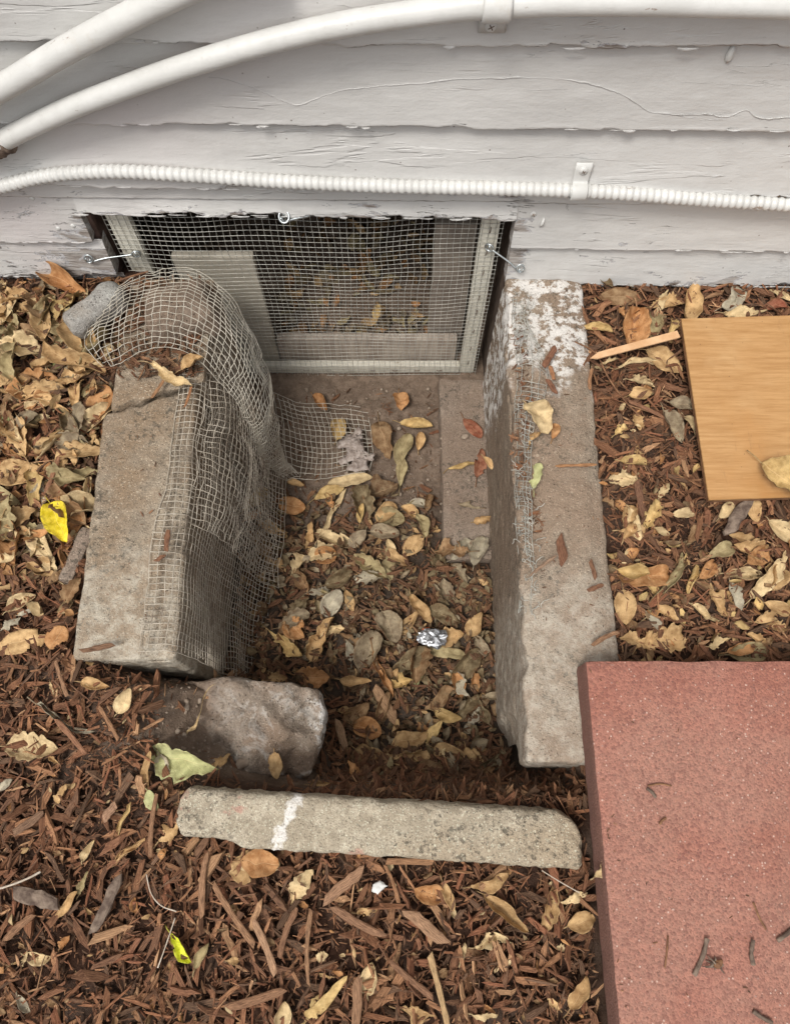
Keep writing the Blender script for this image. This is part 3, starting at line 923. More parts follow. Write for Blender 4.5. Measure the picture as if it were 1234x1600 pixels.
# edging stone
mb = MB()
ang = math.radians(-3.6)
mt = Matrix.Translation((-0.024, -0.036, 0.026)) @ Matrix.Rotation(ang, 4, 'Z') @ Matrix.Rotation(math.radians(4), 4, 'X')
def edg(P):
    P = P.copy()
    # rounded far right corner, broken lower left corner
    R0 = 0.042
    dx_ = np.clip(P[:, 0] - (0.297 - R0), 0, R0)
    P[:, 1] -= (R0 - np.sqrt(np.maximum(R0 ** 2 - dx_ ** 2, 0))) * np.clip((P[:, 1] + 0.039) / 0.078, 0, 1) ** 1.3
    R1 = 0.020
    dx_ = np.clip(-P[:, 0] - (0.297 - R1), 0, R1)
    P[:, 1] -= (R1 - np.sqrt(np.maximum(R1 ** 2 - dx_ ** 2, 0))) * np.clip((P[:, 1]) / 0.039, -1, 1)
    l = sstep(-0.19, -0.23, P[:, 0]) * sstep(0.0, -0.03, P[:, 1])
    P[:, 1] += 0.010 * l
    P[:, 1] += 0.001 * np.sin(P[:, 0] * 9)
    return P
rbox(mb, (-0.297, -0.039, -0.026), (0.297, 0.039, 0.026), 0.0045, 0.013, 0.0017, 90, 5, mat3=mt, shape=edg)
tag(mb.build('edging_stone', M['edging'], loc=(-0.024, -0.036, 0.0)), 'long low concrete edging stone with a white paint streak lying across the front', 'edging stone')
# broken chunk in the front left corner
mb = MB()
def chunk(P):
    P = P.copy()
    n = fbm(P, 8, 4, 12)
    r2 = np.abs(vnoise(P, 13, 31))
    top = sstep(-0.03, 0.06, P[:, 2])
    P[:, 2] += 0.018 * n - 0.034 * r2 * top
    P[:, 2] -= top * (0.16 * np.maximum(0, 0.01 - P[:, 0]) + 0.45 * np.maximum(0, -0.02 - P[:, 1]) + 0.22 * np.maximum(0, P[:, 0] - 0.05))
    side = sstep(0.03, 0.11, P[:, 0])
    P[:, 0] -= side * (0.25 * np.maximum(0, 0.01 - P[:, 1]) + 0.55 * np.maximum(0, P[:, 1] - 0.035) + 0.30 * np.maximum(0, 0.03 - P[:, 2]))
    P[:, 0] += 0.020 * vnoise(P, 15, 3) * side
    P[:, 1] += 0.014 * vnoise(P, 14, 5)
    # split facets running diagonally over the top
    w = (P[:, 0] * 0.8 + P[:, 1] * 1.1 + 0.02 * n) / 0.052
    P[:, 2] += top * 0.016 * (np.abs((w % 1) - 0.35) - 0.3)
    P[:, 2] += top * 0.006 * fbm(P, 60, 3, 40)
    return P
mt = Matrix.Translation((-0.243, 0.115, -0.150)) @ Matrix.Rotation(math.radians(-3), 4, 'Z')
rbox(mb, (-0.165, -0.080, -0.20), (0.128, 0.076, 0.085), 0.005, 0.010, 0.005, 40, 7, mat3=mt, shape=chunk)
tag(mb.build('concrete_chunk', M['rock'], loc=(-0.238, 0.118, -0.2)), 'rough broken concrete chunk, white at its right end, lying below the left curb', 'rubble')
# mortar lump left of the hood, and the lump under it
mb = MB()
a, b = at(122, 505, 0.05), at(178, 462, 0.06)
d = (b - a)
mt = Matrix.Translation((a + b) / 2) @ Matrix.Rotation(math.atan2(d.y, d.x), 4, 'Z') @ Matrix.Rotation(math.radians(-8), 4, 'Y')
rbox(mb, (-d.length / 2 - 0.018, -0.028, -0.03), (d.length / 2 + 0.02, 0.028, 0.024), 0.006, 0.020, 0.004, 40, 9, mat3=mt)
tag(mb.build('mortar_lump', M['greyrock'], loc=tuple((a + b) / 2)), 'small rounded grey mortar lump left of the mesh hood, by the wall', 'rubble')
mb = MB()
mt = Matrix.Translation(at(285, 482, 0.062)) @ Matrix.Rotation(0.3, 4, 'Z')
rbox(mb, (-0.070, -0.050, -0.05), (0.060, 0.050, 0.030), 0.009, 0.024, 0.007, 22, 15, mat3=mt)
tag(mb.build('concrete_lump', M['rock'], loc=tuple(at(292, 470, 0.05))), 'rounded reddish concrete lump wrapped under the crumpled mesh on the left curb', 'rubble')
# ledge slab on the well floor
mb = MB()
rbox(mb, (0.108, 0.500, -0.42), (0.222, 0.965, -0.352), 0.009, 0.007, 0.0028, 30, 21)
tag(mb.build('floor_slab', M['ledge'], loc=(0.16, 0.73, -0.38)), 'narrow dirty concrete ledge on the well floor beside the right curb', 'slab')
# a slab leaning on the outer side of the left curb
mb = MB()
mt = Matrix.Translation(at(122, 870, 0.0)) @ Matrix.Rotation(math.radians(74), 4, 'Z') @ Matrix.Rotation(math.radians(18), 4, 'X')
rbox(mb, (-0.05, -0.012, -0.03), (0.05, 0.012, 0.022), 0.006, 0.006, 0.003, 40, 9, mat3=mt)
tag(mb.build('mortar_fragment', M['ledge'], loc=tuple(at(122, 870, 0.0))), 'thin grey mortar fragment leaning on the outer side of the left curb', 'rubble')

# red paver
mb = MB()
rbox(mb, (0.286, -0.40, 0.0335), (0.895, 0.197, 0.100), 0.010, 0.0065, 0.0012, 60, 30)
tag(mb.build('red_paver', M['paver'], loc=(0.59, -0.1, 0.034)), 'thick square red concrete paver resting on the right curb, bottom right', 'paver')

# ------------------------------------------------------------------ boards and laths
t = empty('wood_board', (0.7, 0.66, 0.05), 'flat orange beech laminate board lying on leaves at the right', 'board')
c1, c2_, z_ = at(1064, 498, 0.058), at(1107, 781, 0.050), 0.055
V = []
dx = 0.5
corn = [c1, Vector((c1.x + dx, c1.y + 0.018, 0.058)), Vector((c2_.x + dx, c2_.y + 0.018, 0.050)), c2_]
def slab(corners, th, mat, name, parent, n=24, bev=0.0012):
    mb = MB()
    A = np.array([list(c) for c in corners])
    u, v = np.meshgrid(np.linspace(0, 1, n), np.linspace(0, 1, n), indexing='ij')
    u, v = u[..., None], v[..., None]
    top = A[0] * (1 - u) * (1 - v) + A[1] * u * (1 - v) + A[2] * u * v + A[3] * (1 - u) * v
    top = top.reshape(-1, 3)
    bot = top - np.array((0, 0, th))
    mb.add(top, gridf(n, n)[:, ::-1], uv=np.concatenate([u.reshape(-1, 1), v.reshape(-1, 1)], 1))
    mb.add(bot, gridf(n, n))
    for i in range(4):
        p, q = A[i], A[(i + 1) % 4]
        dn = np.array((0, 0, th))
        mb.add([p, q, q - dn, p - dn], [(0, 1, 2, 3)])
    return mb.build(name, M[mat], parent, smooth=False)
slab(corn, 0.0035, 'laminate', 'face_veneer', t)
low = [c - Vector((0, 0, 0.0036)) for c in corn]
ins = Vector(((corn[0].x + corn[2].x) / 2, (corn[0].y + corn[2].y) / 2, 0))
low = [Vector((c.x + (ins.x - c.x) * 0.006, c.y + (ins.y - c.y) * 0.006, c.z)) for c in low]
slab(low, 0.0105, 'browntwig', 'core', t)
def stick(name, pts, r, mat, label, cat='twig', flat=0.45, sides=7, n=14, cuts=True, group=None, dz=None):
    """a flattened splinter through the points"""
    P = smooth_path(pts, n)
    w = np.full(n, r) * (1 + 0.25 * vnoise(P, 80, 3))
    w[0] *= 0.35
    w[-1] *= 0.45
    mb = MB()
    T = np.gradient(P, axis=0)
    T /= np.linalg.norm(T, axis=1)[:, None]
    B = np.cross(T, (0, 0, 1.0))
    B /= np.linalg.norm(B, axis=1)[:, None] + 1e-9
    N = np.cross(B, T)
    an = np.linspace(0, 2 * math.pi, sides, endpoint=False)
    V = P[:, None, :] + w[:, None, None] * (np.cos(an)[None, :, None] * B[:, None, :] + flat * np.sin(an)[None, :, None] * N[:, None, :])
    Fc = [tuple(q) for q in gridf(n, sides, True)] + [tuple(range(sides)), tuple((n - 1) * sides + j for j in range(sides))[::-1]]
    uv = np.stack([np.repeat(np.linspace(0, 1, n), sides), np.tile(np.linspace(0, 1, sides), n)], 1)
    mb.add(V.reshape(-1, 3), Fc, uv=uv)
    o = mb.build(name, M[mat], smooth=sides > 5, loc=tuple(P[n // 2]))
    return tag(o, label, cat, group)
p, q = at(922, 559, 0.052), at(1060, 522, 0.064)
d = (q - p).normalized()
nn = Vector((-d.y, d.x, 0)) * 0.0075
mb = MB()
V = [p, p + d * 0.018 + nn * 1.0, q + nn * 1.1, q - nn * 0.9, p + d * 0.012 - nn * 0.7]
V2 = [v - Vector((0, 0, 0.003)) for v in V]
mb.add([list(v) for v in V + V2], [(4, 3, 2, 1, 0), (5, 6, 7, 8, 9)] + [(i, (i + 1) % 5, 5 + (i + 1) % 5, 5 + i) for i in range(5)])
tag(mb.build('wood_lath', M['lath'], smooth=False, loc=tuple((p + q) / 2)), 'pale pointed wooden lath lying between the right curb and the laminate board', 'wood strip')
# ------------------------------------------------------------------ vent screen
FX0, FX1, FZ0, FZ1, FY = -0.532, 0.196, -0.380, 0.215, 0.998
scr = empty('vent_screen', ((FX0 + FX1) / 2, FY, FZ0), 'cream framed wire screen closing the crawlspace opening', 'screen')
def bar(lo, hi, name, seed):
    mb = MB()
    rbox(mb, lo, hi, 0.010, 0.0025, 0.0005, 40, seed)
    return mb.build(name, M['frame'], scr)
bar((FX0, FY, FZ0), (FX0 + 0.042, FY + 0.018, FZ1), 'frame_stile', 1)
bar((FX1 - 0.036, FY, FZ0), (FX1, FY + 0.018, FZ1), 'frame_stile', 2)
bar((FX0 + 0.0425, FY, FZ0), (FX1 - 0.0365, FY + 0.018, FZ0 + 0.030), 'frame_rail', 3)
bar((FX0 + 0.0425, FY, FZ1 - 0.03), (FX1 - 0.0365, FY + 0.018, FZ1), 'frame_rail', 4)
def cloth(x0, x1, z0, z1, sp=0.0127):
    mb = MB()
    xs = np.arange(x0, x1, sp)
    zs = np.arange(z0, z1, sp)
    def warp(x, z):
        P = np.stack([x, np.zeros_like(x), z], 1)
        e = np.minimum(sstep(x0, x0 + 0.12, x) * sstep(x1, x1 - 0.10, x), sstep(z0, z0 + 0.07, z))
        dy = -0.0016 + e * (0.010 * vnoise(P, 7, 2) - 0.004)
        dx = 0.0035 * vnoise(P, 5, 4) * (0.4 + e) + e * 0.004 * vnoise(P, 14, 6)
        dz = 0.005 * vnoise(P, 4.5, 5) + e * 0.004 * vnoise(P, 11, 7)
        return np.stack([x + dx, FY + dy, z + dz], 1)
    for x in xs:
        z = np.linspace(z0, z1, 70)
        tube(mb, warp(np.full_like(z, x), z), 0.00056, 4, caps=False)
    for z in zs:
        x = np.linspace(x0, x1, 90)
        P = warp(x, np.full_like(x, z))
        P[:, 1] -= 0.001
        tube(mb, P, 0.00056, 4, caps=False)
    return mb
cloth(FX0 - 0.004, FX1 + 0.006, FZ0 - 0.004, FZ1 - 0.005).build('wire_cloth', M['wire'], scr)
mb = MB()
for z in (-0.33, -0.27, -0.20, -0.13, -0.08, 0.0, 0.06, 0.12):
    for x in (FX1 - 0.018, ):
        P = [(x - 0.001, FY - 0.0025, z - 0.006), (x, FY - 0.0035, z - 0.005), (x + 0.001, FY - 0.0035, z + 0.005), (x + 0.001, FY - 0.001, z + 0.006)]
        tube(mb, P, 0.0009, 4)
for x in np.arange(-0.22, 0.14, 0.055):
    P = [(x - 0.006, FY - 0.001, FZ0 + 0.015), (x - 0.005, FY - 0.0035, FZ0 + 0.015), (x + 0.005, FY - 0.0035, FZ0 + 0.016), (x + 0.006, FY - 0.001, FZ0 + 0.016)]
    tube(mb, P, 0.0009, 4)
mb.build('staples', M['bark'], scr)

# hooks and eyes
def hook(name, pe, ph, label, hang=0.0):
    """screw eye at pe on the wall, hook rod to the eye at ph on the frame"""
    t = empty(name, tuple(pe), label, 'latch')
    mb = MB()
    a = np.linspace(0, 2 * math.pi, 18, endpoint=False)
    ring = np.stack([pe.x + 0.0075 * np.cos(a), np.full(18, pe.y - 0.010) + 0.003 * np.sin(a), pe.z + 0.0075 * np.sin(a)], 1)
    tube(mb, ring, 0.0016, 7, closed=True)
    tube(mb, [pe + Vector((0, -0.010, -0.007)), pe + Vector((0, -0.004, -0.006)), pe + Vector((0, 0.012, -0.005))], 0.0018, 7)
    mb.build('screw_eye', M['steel'], t)
    mb = MB()
    s = pe + Vector((0, -0.011, -0.003))
    e = ph + Vector((0, -0.012, 0))
    d = (e - s)
    L = d.length
    d.normalize()
    up = Vector((0, 0, 1))
    side = (up - d * d.dot(up)).normalized()
    pts = [s + side * 0.006 - d * 0.003, s - d * 0.006 + side * 0.001, s - side * 0.006, s + d * 0.008 - side * 0.004, s + d * L * 0.35, s + d * L * 0.7, e - d * 0.008]
    tube(mb, smooth_path(pts, 40), 0.0019, 8)
    n_ = d.cross(Vector((0, -1, 0))).normalized()
    ring = np.array([list(e + d * 0.008 * math.cos(q) + n_ * 0.0075 * math.sin(q)) for q in np.linspace(0, 2 * math.pi, 18, endpoint=False)])
    tube(mb, ring, 0.0018, 7, closed=True)
    mb.build('hook_rod', M['steel'], t)
    mb = MB()
    tube(mb, [ph + Vector((0, -0.013, 0.008)), ph + Vector((0, -0.016, 0)), ph + Vector((0, -0.012, -0.007)), ph + Vector((0, 0.010, -0.004))], 0.0017, 7)
    mb.build('frame_eye', M['steel'], t)
    return t
pl = wallpt(140, 398)
hook('hook_latch', pl, Vector((FX0 + 0.032, FY - 0.001, pl.z - 0.006)), 'zinc hook and eye at the left edge of the screen')
pr = wallpt(812, 413)
hook('hook_latch', pr, Vector((FX1 - 0.016, FY - 0.001, pr.z + 0.022)), 'zinc hook and eye at the right edge of the screen')
mbh = empty('hook_latch', (0, 0, 0), 'zinc hook and eye hanging at the upper edge of the opening', 'latch')
mbh.location = wallpt(444, 331)
mb = MB()
p = wallpt(444, 331)
ring = np.array([[p.x + 0.009 * math.cos(a), p.y - 0.009 + 0.008 * math.sin(a), p.z - 0.002 + 0.007 * math.sin(a)] for a in np.linspace(0, 6.28, 16, endpoint=False)])
tube(mb, ring, 0.002, 7, closed=True)
tube(mb, [p + Vector((-0.004, 0.0, 0.006)), p + Vector((0, -0.006, 0.0)), p + Vector((0.001, -0.003, -0.018))], 0.0022, 7)
mb.build('screw_eye', M['steel'], mbh)
mb = MB()
tube(mb, smooth_path([p + Vector((-0.006, -0.012, -0.001)), p + Vector((0.0, -0.014, -0.010)), p + Vector((0.012, -0.008, -0.010)), p + Vector((0.046, 0.0, -0.008))], 24), 0.0028, 8)
mb.build('hook_rod', M['steel'], mbh)

# things standing behind the screen
def scrap(name, lo, hi, mat, label, cat='board', rot=None):
    mb = MB()
    rbox(mb, lo, hi, 0.02, 0.003, 0.0008, 30, int(abs(lo[0]) * 100))
    return tag(mb.build(name, M[mat], loc=tuple((np.array(lo) + np.array(hi)) / 2)), label, cat)
scrap('plywood_panel', (-0.455, 1.026, -0.40), (-0.288, 1.044, 0.010), 'plywood', 'pale weathered panel standing upright behind the left half of the screen', 'panel')
scrap('sill_plank', (-0.286, 1.030, -0.40), (0.150, 1.052, -0.285), 'greyply', 'grey plank on edge behind the lower rail of the screen', 'plank')
scrap('upright_plank', (0.080, 1.064, -0.40), (0.165, 1.082, 0.06), 'found', 'narrow grey plank standing behind the right half of the screen', 'plank')

# ------------------------------------------------------------------ loose wire mesh
def wire_sheet(name, net, nu, nv, mat, label, crumple=0.003, r=0.00075, seed=0, su=2.0, extra=None, drop=0.0, fray=0.0, lift=0.0):
    """nu, nv: number of wires in each direction"""
    Sf = net_surface(net, (nu - 1) * 3 + 1, (nv - 1) * 3 + 1)
    sh = Sf.shape
    P = Sf.reshape(-1, 3)
    D = np.stack([fbm(P, 16, 3, seed), fbm(P, 16, 3, seed + 4), fbm(P, 20, 3, seed + 8)], 1) * crumple
    P = (P + D).reshape(sh)
    mb = MB()
    R = random.Random(seed)
    for i in range(nu):
        L = P[i * 3]
        a, b = 0, len(L)
        if fray:
            a, b = int(R.random() ** 2 * fray), len(L) - int(R.random() ** 2 * fray)
        if R.random() < drop:
            continue
        Q = L[a:b].copy()
        Q[:, 2] += 0.0005 * np.cos(np.arange(a, b) * math.pi / 3)
        tube(mb, Q, r, 4, caps=False)
    for j in range(nv):
        L = P[:, j * 3]
        a, b = 0, len(L)
        if fray:
            a, b = int(R.random() ** 2 * fray), len(L) - int(R.random() ** 2 * fray)
        if R.random() < drop:
            continue
        Q = L[a:b].copy()
        Q[:, 2] -= 0.0005 * np.cos(np.arange(a, b) * math.pi / 3)
        tube(mb, Q, r, 4, caps=False)
    if extra:
        extra(mb)
    o = mb.build(name, M[mat])
    return tag(o, label, 'wire mesh')
# hood over the rear of the left curb
def A3(u, v, z):
    return list(at(u, v, z))
net = [
    [A3(150, 478, .050), A3(200, 436, .090), A3(245, 424, .115), A3(290, 421, .125), A3(335, 440, .110), A3(372, 478, .080), A3(398, 530, .030), A3(418, 590, -.05), A3(434, 640, -.14), A3(440, 700, -.26), A3(470, 742, -.345)],
    [A3(140, 505, .055), A3(196, 468, .105), A3(240, 455, .128), A3(290, 452, .138), A3(330, 470, .128), A3(368, 508, .100), A3(392, 552, .050), A3(412, 605, -.02), A3(424, 660, -.11), A3(432, 705, -.22), A3(462, 744, -.34)],
    [A3(137, 530, .060), A3(185, 500, .098), A3(235, 488, .118), A3(285, 486, .125), A3(328, 504, .115), A3(362, 540, .088), A3(385, 585, .040), A3(404, 630, -.02), A3(413, 672, -.10), A3(424, 712, -.21), A3(456, 747, -.34)],
    [A3(145, 550, .050), A3(185, 530, .075), A3(232, 518, .090), A3(280, 518, .098), A3(322, 536, .090), A3(352, 572, .062), A3(375, 610, .010), A3(392, 648, -.04), A3(404, 682, -.11), A3(418, 718, -.22), A3(450, 750, -.34)],
    [A3(168, 575, .044), A3(192, 566, .048), A3(235, 548, .052), A3(280, 548, .056), A3(318, 566, .052), A3(342, 592, .030), A3(366, 622, -.01), A3(384, 652, -.06), A3(398, 690, -.12), A3(414, 722, -.23), A3(444, 752, -.34)],
]
wire_sheet('wire_mesh', net, 18, 54, 'oldwire', 'crumpled pale wire mesh hood draped over the rear of the left curb', 0.007, 0.0007, 3, fray=7)
# sheet hanging down the inner face of the left curb
net = []
for k, y in enumerate(np.linspace(0.86, 0.222, 12)):
    s = math.sin(k * 1.3) * 0.006
    c = math.cos(k * 0.9 + 1) * 0.008
    e = 0.012 * (y < 0.5)
    net.append([(-0.398 - e, y, 0.036), (-0.378, y, 0.039), (-0.356 + s * 0.2, y, 0.030), (-0.342 + s * 0.5, y, -0.020), (-0.336 + s, y, -0.09), (-0.330 + c, y + 0.002, -0.17), (-0.318 + s * 0.8, y + 0.004, -0.25), (-0.298 + c * 0.8, y, -0.32), (-0.270 + s, y - 0.002, -0.352)])
wire_sheet('wire_mesh', net, 58, 40, 'wellwire', 'soiled wire mesh sheet hanging down the inner side of the left curb', 0.0032, 0.0008, 9, fray=3)
# second fold bulging out in front of it
net = []
for k, y in enumerate(np.linspace(0.80, 0.44, 8)):
    q = math.sin(k / 7 * math.pi)
    net.append([(-0.352, y, 0.028), (-0.325 + 0.012 * q, y, 0.000), (-0.312 + 0.02 * q, y, -0.07), (-0.306 + 0.024 * q, y, -0.15), (-0.300 + 0.020 * q, y - 0.005, -0.23), (-0.285 + 0.016 * q, y - 0.01, -0.30), (-0.258 + 0.01 * q, y - 0.01, -0.345)])
wire_sheet('wire_mesh', net, 29, 31, 'wellwire', 'second fold of wire mesh bulging from the left curb into the well', 0.006, 0.00075, 14, fray=6)
# flap lying on the well floor
net = [[A3(428, 612, -.330), A3(470, 628, -.345), A3(520, 634, -.350), A3(574, 640, -.355)],
       [A3(434, 655, -.325), A3(480, 668, -.340), A3(530, 672, -.348), A3(580, 674, -.352)],
       [A3(436, 700, -.325), A3(485, 712, -.345), A3(534, 712, -.350), A3(584, 708, -.352)],
       [A3(444, 744, -.335), A3(482, 750, -.350), A3(534, 742, -.355), A3(578, 738, -.356)]]
wire_sheet('wire_mesh', net, 16, 19, 'oldwire', 'flat flap of wire mesh lying on the well floor below the screen', 0.004, 0.0007, 21, fray=9)
# strip crumpled into the broken edge of the right curb
net = [[A3(800, 462, .045), A3(812, 470, .060), A3(822, 462, .055), A3(832, 470, .045)],
       [A3(800, 500, .040), A3(808, 498, .058), A3(816, 500, .052), A3(824, 505, .040)],
       [A3(806, 545, .025), A3(820, 540, .045), A3(834, 545, .048), A3(850, 560, .038)],
       [A3(806, 600, .020), A3(820, 600, .036), A3(834, 600, .040), A3(850, 605, .036)],
       [A3(802, 650, .015), A3(814, 650, .030), A3(825, 655, .035), A3(836, 660, .036)],
       [A3(806, 720, .010), A3(814, 720, .025), A3(822, 720, .032), A3(830, 720, .036)],
       [A3(808, 800, .008), A3(816, 800, .022), A3(822, 800, .030), A3(830, 805, .034)],
       [A3(812, 880, .008), A3(819, 880, .020), A3(825, 885, .028), A3(834, 890, .034)],
       [A3(812, 955, .008), A3(818, 950, .018), A3(824, 950, .026), A3(832, 955, .034)]]
def tangle(mb):
    R = random.Random(5)
    for k in range(110):
        v = R.choice([R.uniform(455, 560), R.uniform(455, 960), R.uniform(640, 960), R.uniform(640, 960)])
        u = 806 + (v - 455) * 0.03 + R.gauss(0, 6) + 8
        z = 0.036 + R.uniform(-0.008, 0.012)
        p = at(u, v, z)
        pts = [p]
        d = Vector((R.gauss(0, 1), R.gauss(0, 1.3), R.gauss(0, 0.4))).normalized()
        for q in range(5):
            d = (d + Vector((R.gauss(0, .9), R.gauss(0, .9), R.gauss(0, .5)))).normalized()
            pts.append(pts[-1] + d * 0.0045)
        tube(mb, smooth_path(pts, 10), 0.0006, 4)
wire_sheet('wire_mesh', net, 62, 6, 'wire', 'narrow tangled strip of wire mesh caught along the broken edge of the right curb', 0.005, 0.00065, 31, extra=tangle, drop=0.12)
# lint matted into the floor flap
mb = MB()
for k in range(16):
    u, v = rnd.gauss(556, 12), rnd.gauss(702, 18)
    p = at(u, v, -0.349)
    r = rnd.uniform(0.008, 0.022)
    th = np.linspace(0, math.pi, 8)
    ph = np.linspace(0, 2 * math.pi, 14, endpoint=False)
    T_, Ph = np.meshgrid(th, ph, indexing='ij')
    Q = np.stack([np.sin(T_) * np.cos(Ph), np.sin(T_) * np.sin(Ph), 0.16 * np.cos(T_)], -1).reshape(-1, 3) * r
    Q = Q * (1 + 0.9 * fbm(Q + np.array(p), 120, 3, k))[:, None]
    mb.add(Q + np.array(p), gridf(8, 14, True))
tag(mb.build('lint_clump', M['lint'], loc=tuple(at(556, 700, -0.35))), 'grey matted lint clump caught on the mesh flap in the well', 'lint')

# ------------------------------------------------------------------ leaves
PAL = dict(T=(.52, .325, .15), P=(.66, .50, .28), O=(.44, .20, .075), B=(.22, .12, .06), G=(.25, .205, .145), L=(.32, .265, .14), Y=(.88, .70, .01),
           V=(.50, .53, .26), K=(.135, .105, .062), R=(.22, .045, .03), S=(.40, .37, .29), N=(.68, .74, .03), Q=(.58, .40, .165), E=(.19, .25, .09), D=(.11, .06, .035))
LEAFCOUNT = [0]
def leaf_mesh(mb, o, d, up, L, w, col, style='oval', roll=0.6, arch=0.3, twist=0.0, crump=0.05, seed=0, stem=True, bite=True):
    """o: middle of the blade, d: direction along it, up: normal"""
    R = random.Random(seed)
    nu, nv = (19, 11)
    t = np.linspace(0, 1, nu)[:, None] * np.ones((1, nv))
    s = np.ones((nu, 1)) * np.linspace(-1, 1, nv)[None, :]
    prof = np.sin(math.pi * t[:, :1] ** R.uniform(.72, 1.15)) ** R.uniform(.5, .75)
    if style == 'round':
        prof = np.sin(math.pi * t[:, :1] ** 0.95) ** 0.5
    if style == 'strip':
        prof = np.sin(math.pi * t[:, :1]) ** 0.35
    wl_, wr_ = prof.copy(), prof.copy()
    if style in ('oak', 'ragged'):
        f = 5.0 if style == 'oak' else 7.0
        amp = 0.20 if style == 'oak' else 0.16
        wl_ = prof * (1 - amp + amp * np.abs(np.sin(t[:, :1] * f * math.pi + seed)) * 1.6)
        wr_ = prof * (1 - amp + amp * np.abs(np.sin(t[:, :1] * f * math.pi + seed * 1.7)) * 1.6)
    if style == 'ragged':
        tt = np.concatenate([t[:, :1] * 6, np.full((nu, 2), seed * 0.37)], 1)
        wl_ = wl_ * (0.75 + 0.45 * vnoise(tt, 1.3, seed)[:, None])
        wr_ = wr_ * (0.75 + 0.45 * vnoise(tt, 1.3, seed + 5)[:, None])
    hw = np.where(s < 0, wl_, wr_) * w * L / 2
    a = np.maximum(0.05, roll) * s * (1 + 0.25 * R.uniform(-1, 1) * t)
    rad = hw / np.maximum(0.05, roll)
    yy = rad * np.sin(a)
    zz = rad * (1 - np.cos(a))
    fold = R.uniform(0, 0.55) * hw * np.abs(s)
    zz = zz + fold + R.uniform(-.25, .6) * hw * np.abs(s) ** 3 * (0.6 + t)
    hw = hw * (1 + 0.10 * R.uniform(-1, 1) * np.sin(t * 9 + seed))
    th = arch * (t - 0.5) * 2
    xx = (t - 0.5) * L
    if abs(arch) > 0.02:
        rr_ = L / (2 * arch)
        xx = rr_ * np.sin(th)
        zz = zz + rr_ * (1 - np.cos(th)) * (-1)
    tw = twist * (t - 0.5)
    yy, zz = yy * np.cos(tw) - zz * np.sin(tw), yy * np.sin(tw) + zz * np.cos(tw)
    Pl = np.stack([xx, yy, zz], -1).reshape(-1, 3)
    q = np.stack([xx, yy, 0 * xx + seed * 0.013], -1).reshape(-1, 3)
    Pl[:, 2] += crump * L * (fbm(q, 2.3 / L, 3, seed % 50) * 0.9 + 0.45 * (1 - 2 * np.abs(vnoise(q, 5.5 / L, seed % 50 + 2))))
    Pl[:, 1] += crump * L * 0.9 * fbm(q, 2.2 / L, 3, seed % 50 + 7)
    Pl[:, 0] += crump * L * 0.5 * fbm(q, 2.6 / L, 2, seed % 50 + 9)
    Pl[:, 2] -= Pl[:, 2].mean()
    d = d.normalized()
    y = up.cross(d).normalized()
    z = d.cross(y)
    Mx = np.array([list(d), list(y), list(z)])
    c = np.array(col) * (1 + 0.10 * R.uniform(-1, 1))
    cc = np.tile(c, (nu * nv, 1)) * (1 + 0.22 * fbm(q, 1.6 / L, 2, seed % 40 + 3))[:, None]
    V = Pl @ Mx + np.array(o)
    uv = np.stack([t.ravel(), (s.ravel() + 1) / 2], 1)
    Fc = gridf(nu, nv)
    if bite and (style in ('ragged', 'strip') or R.random() < 0.22):      # bites out of the edge
        cen = V[Fc].mean(1)
        sv = np.abs(uv[Fc][:, :, 1].mean(1) - .5) * 2
        tv = uv[Fc][:, :, 0].mean(1)
        m = fbm(cen, 3.2 / L, 2, seed % 30) + 0.9 * sv + 0.5 * np.abs(tv - .5) * 2 < 1.12 + 0.35 * (style == 'oval') + 0.25 * (style == 'strip')
        Fc = Fc[m | (sv < 0.5)]
    mb.add(V, Fc, cc, uv)
    if stem:
        e = V.reshape(nu, nv, 3)[0, nv // 2]
        b = e - np.array(d) * L * R.uniform(0.12, 0.28) + np.array(y) * L * R.uniform(-.08, .08) - np.array((0, 0, 0.002))
        m_ = (e + b) / 2 + np.array((0, 0, 0.002))
        tube(mb, [e + np.array(d) * L * 0.06, e, m_, b], [0.0004, 0.0008, 0.0007, 0.001], 4, col=np.array(col) * 0.6)

def surf_z(x, y):
    """top surface a leaf lands on"""
    if 0.286 < x < 0.895 and -0.40 < y < 0.197:
        return 0.1015
    if x > 0.545 and 0.478 < y < 0.85:
        return 0.060
    if 0.214 < x < 0.372 and 0.05 < y < 0.96:
        return 0.034
    if -0.527 < x < -0.36 and 0.212 < y < 0.955:
        return 0.036
    if 0.108 < x < 0.214 and 0.5 < y < 0.965:
        return -0.350
    if -0.325 < x < -0.13 and 0.05 < y < 0.19:
        return max(gh(x, y) + 0.006, -0.090)
    return gh(x, y) + 0.010

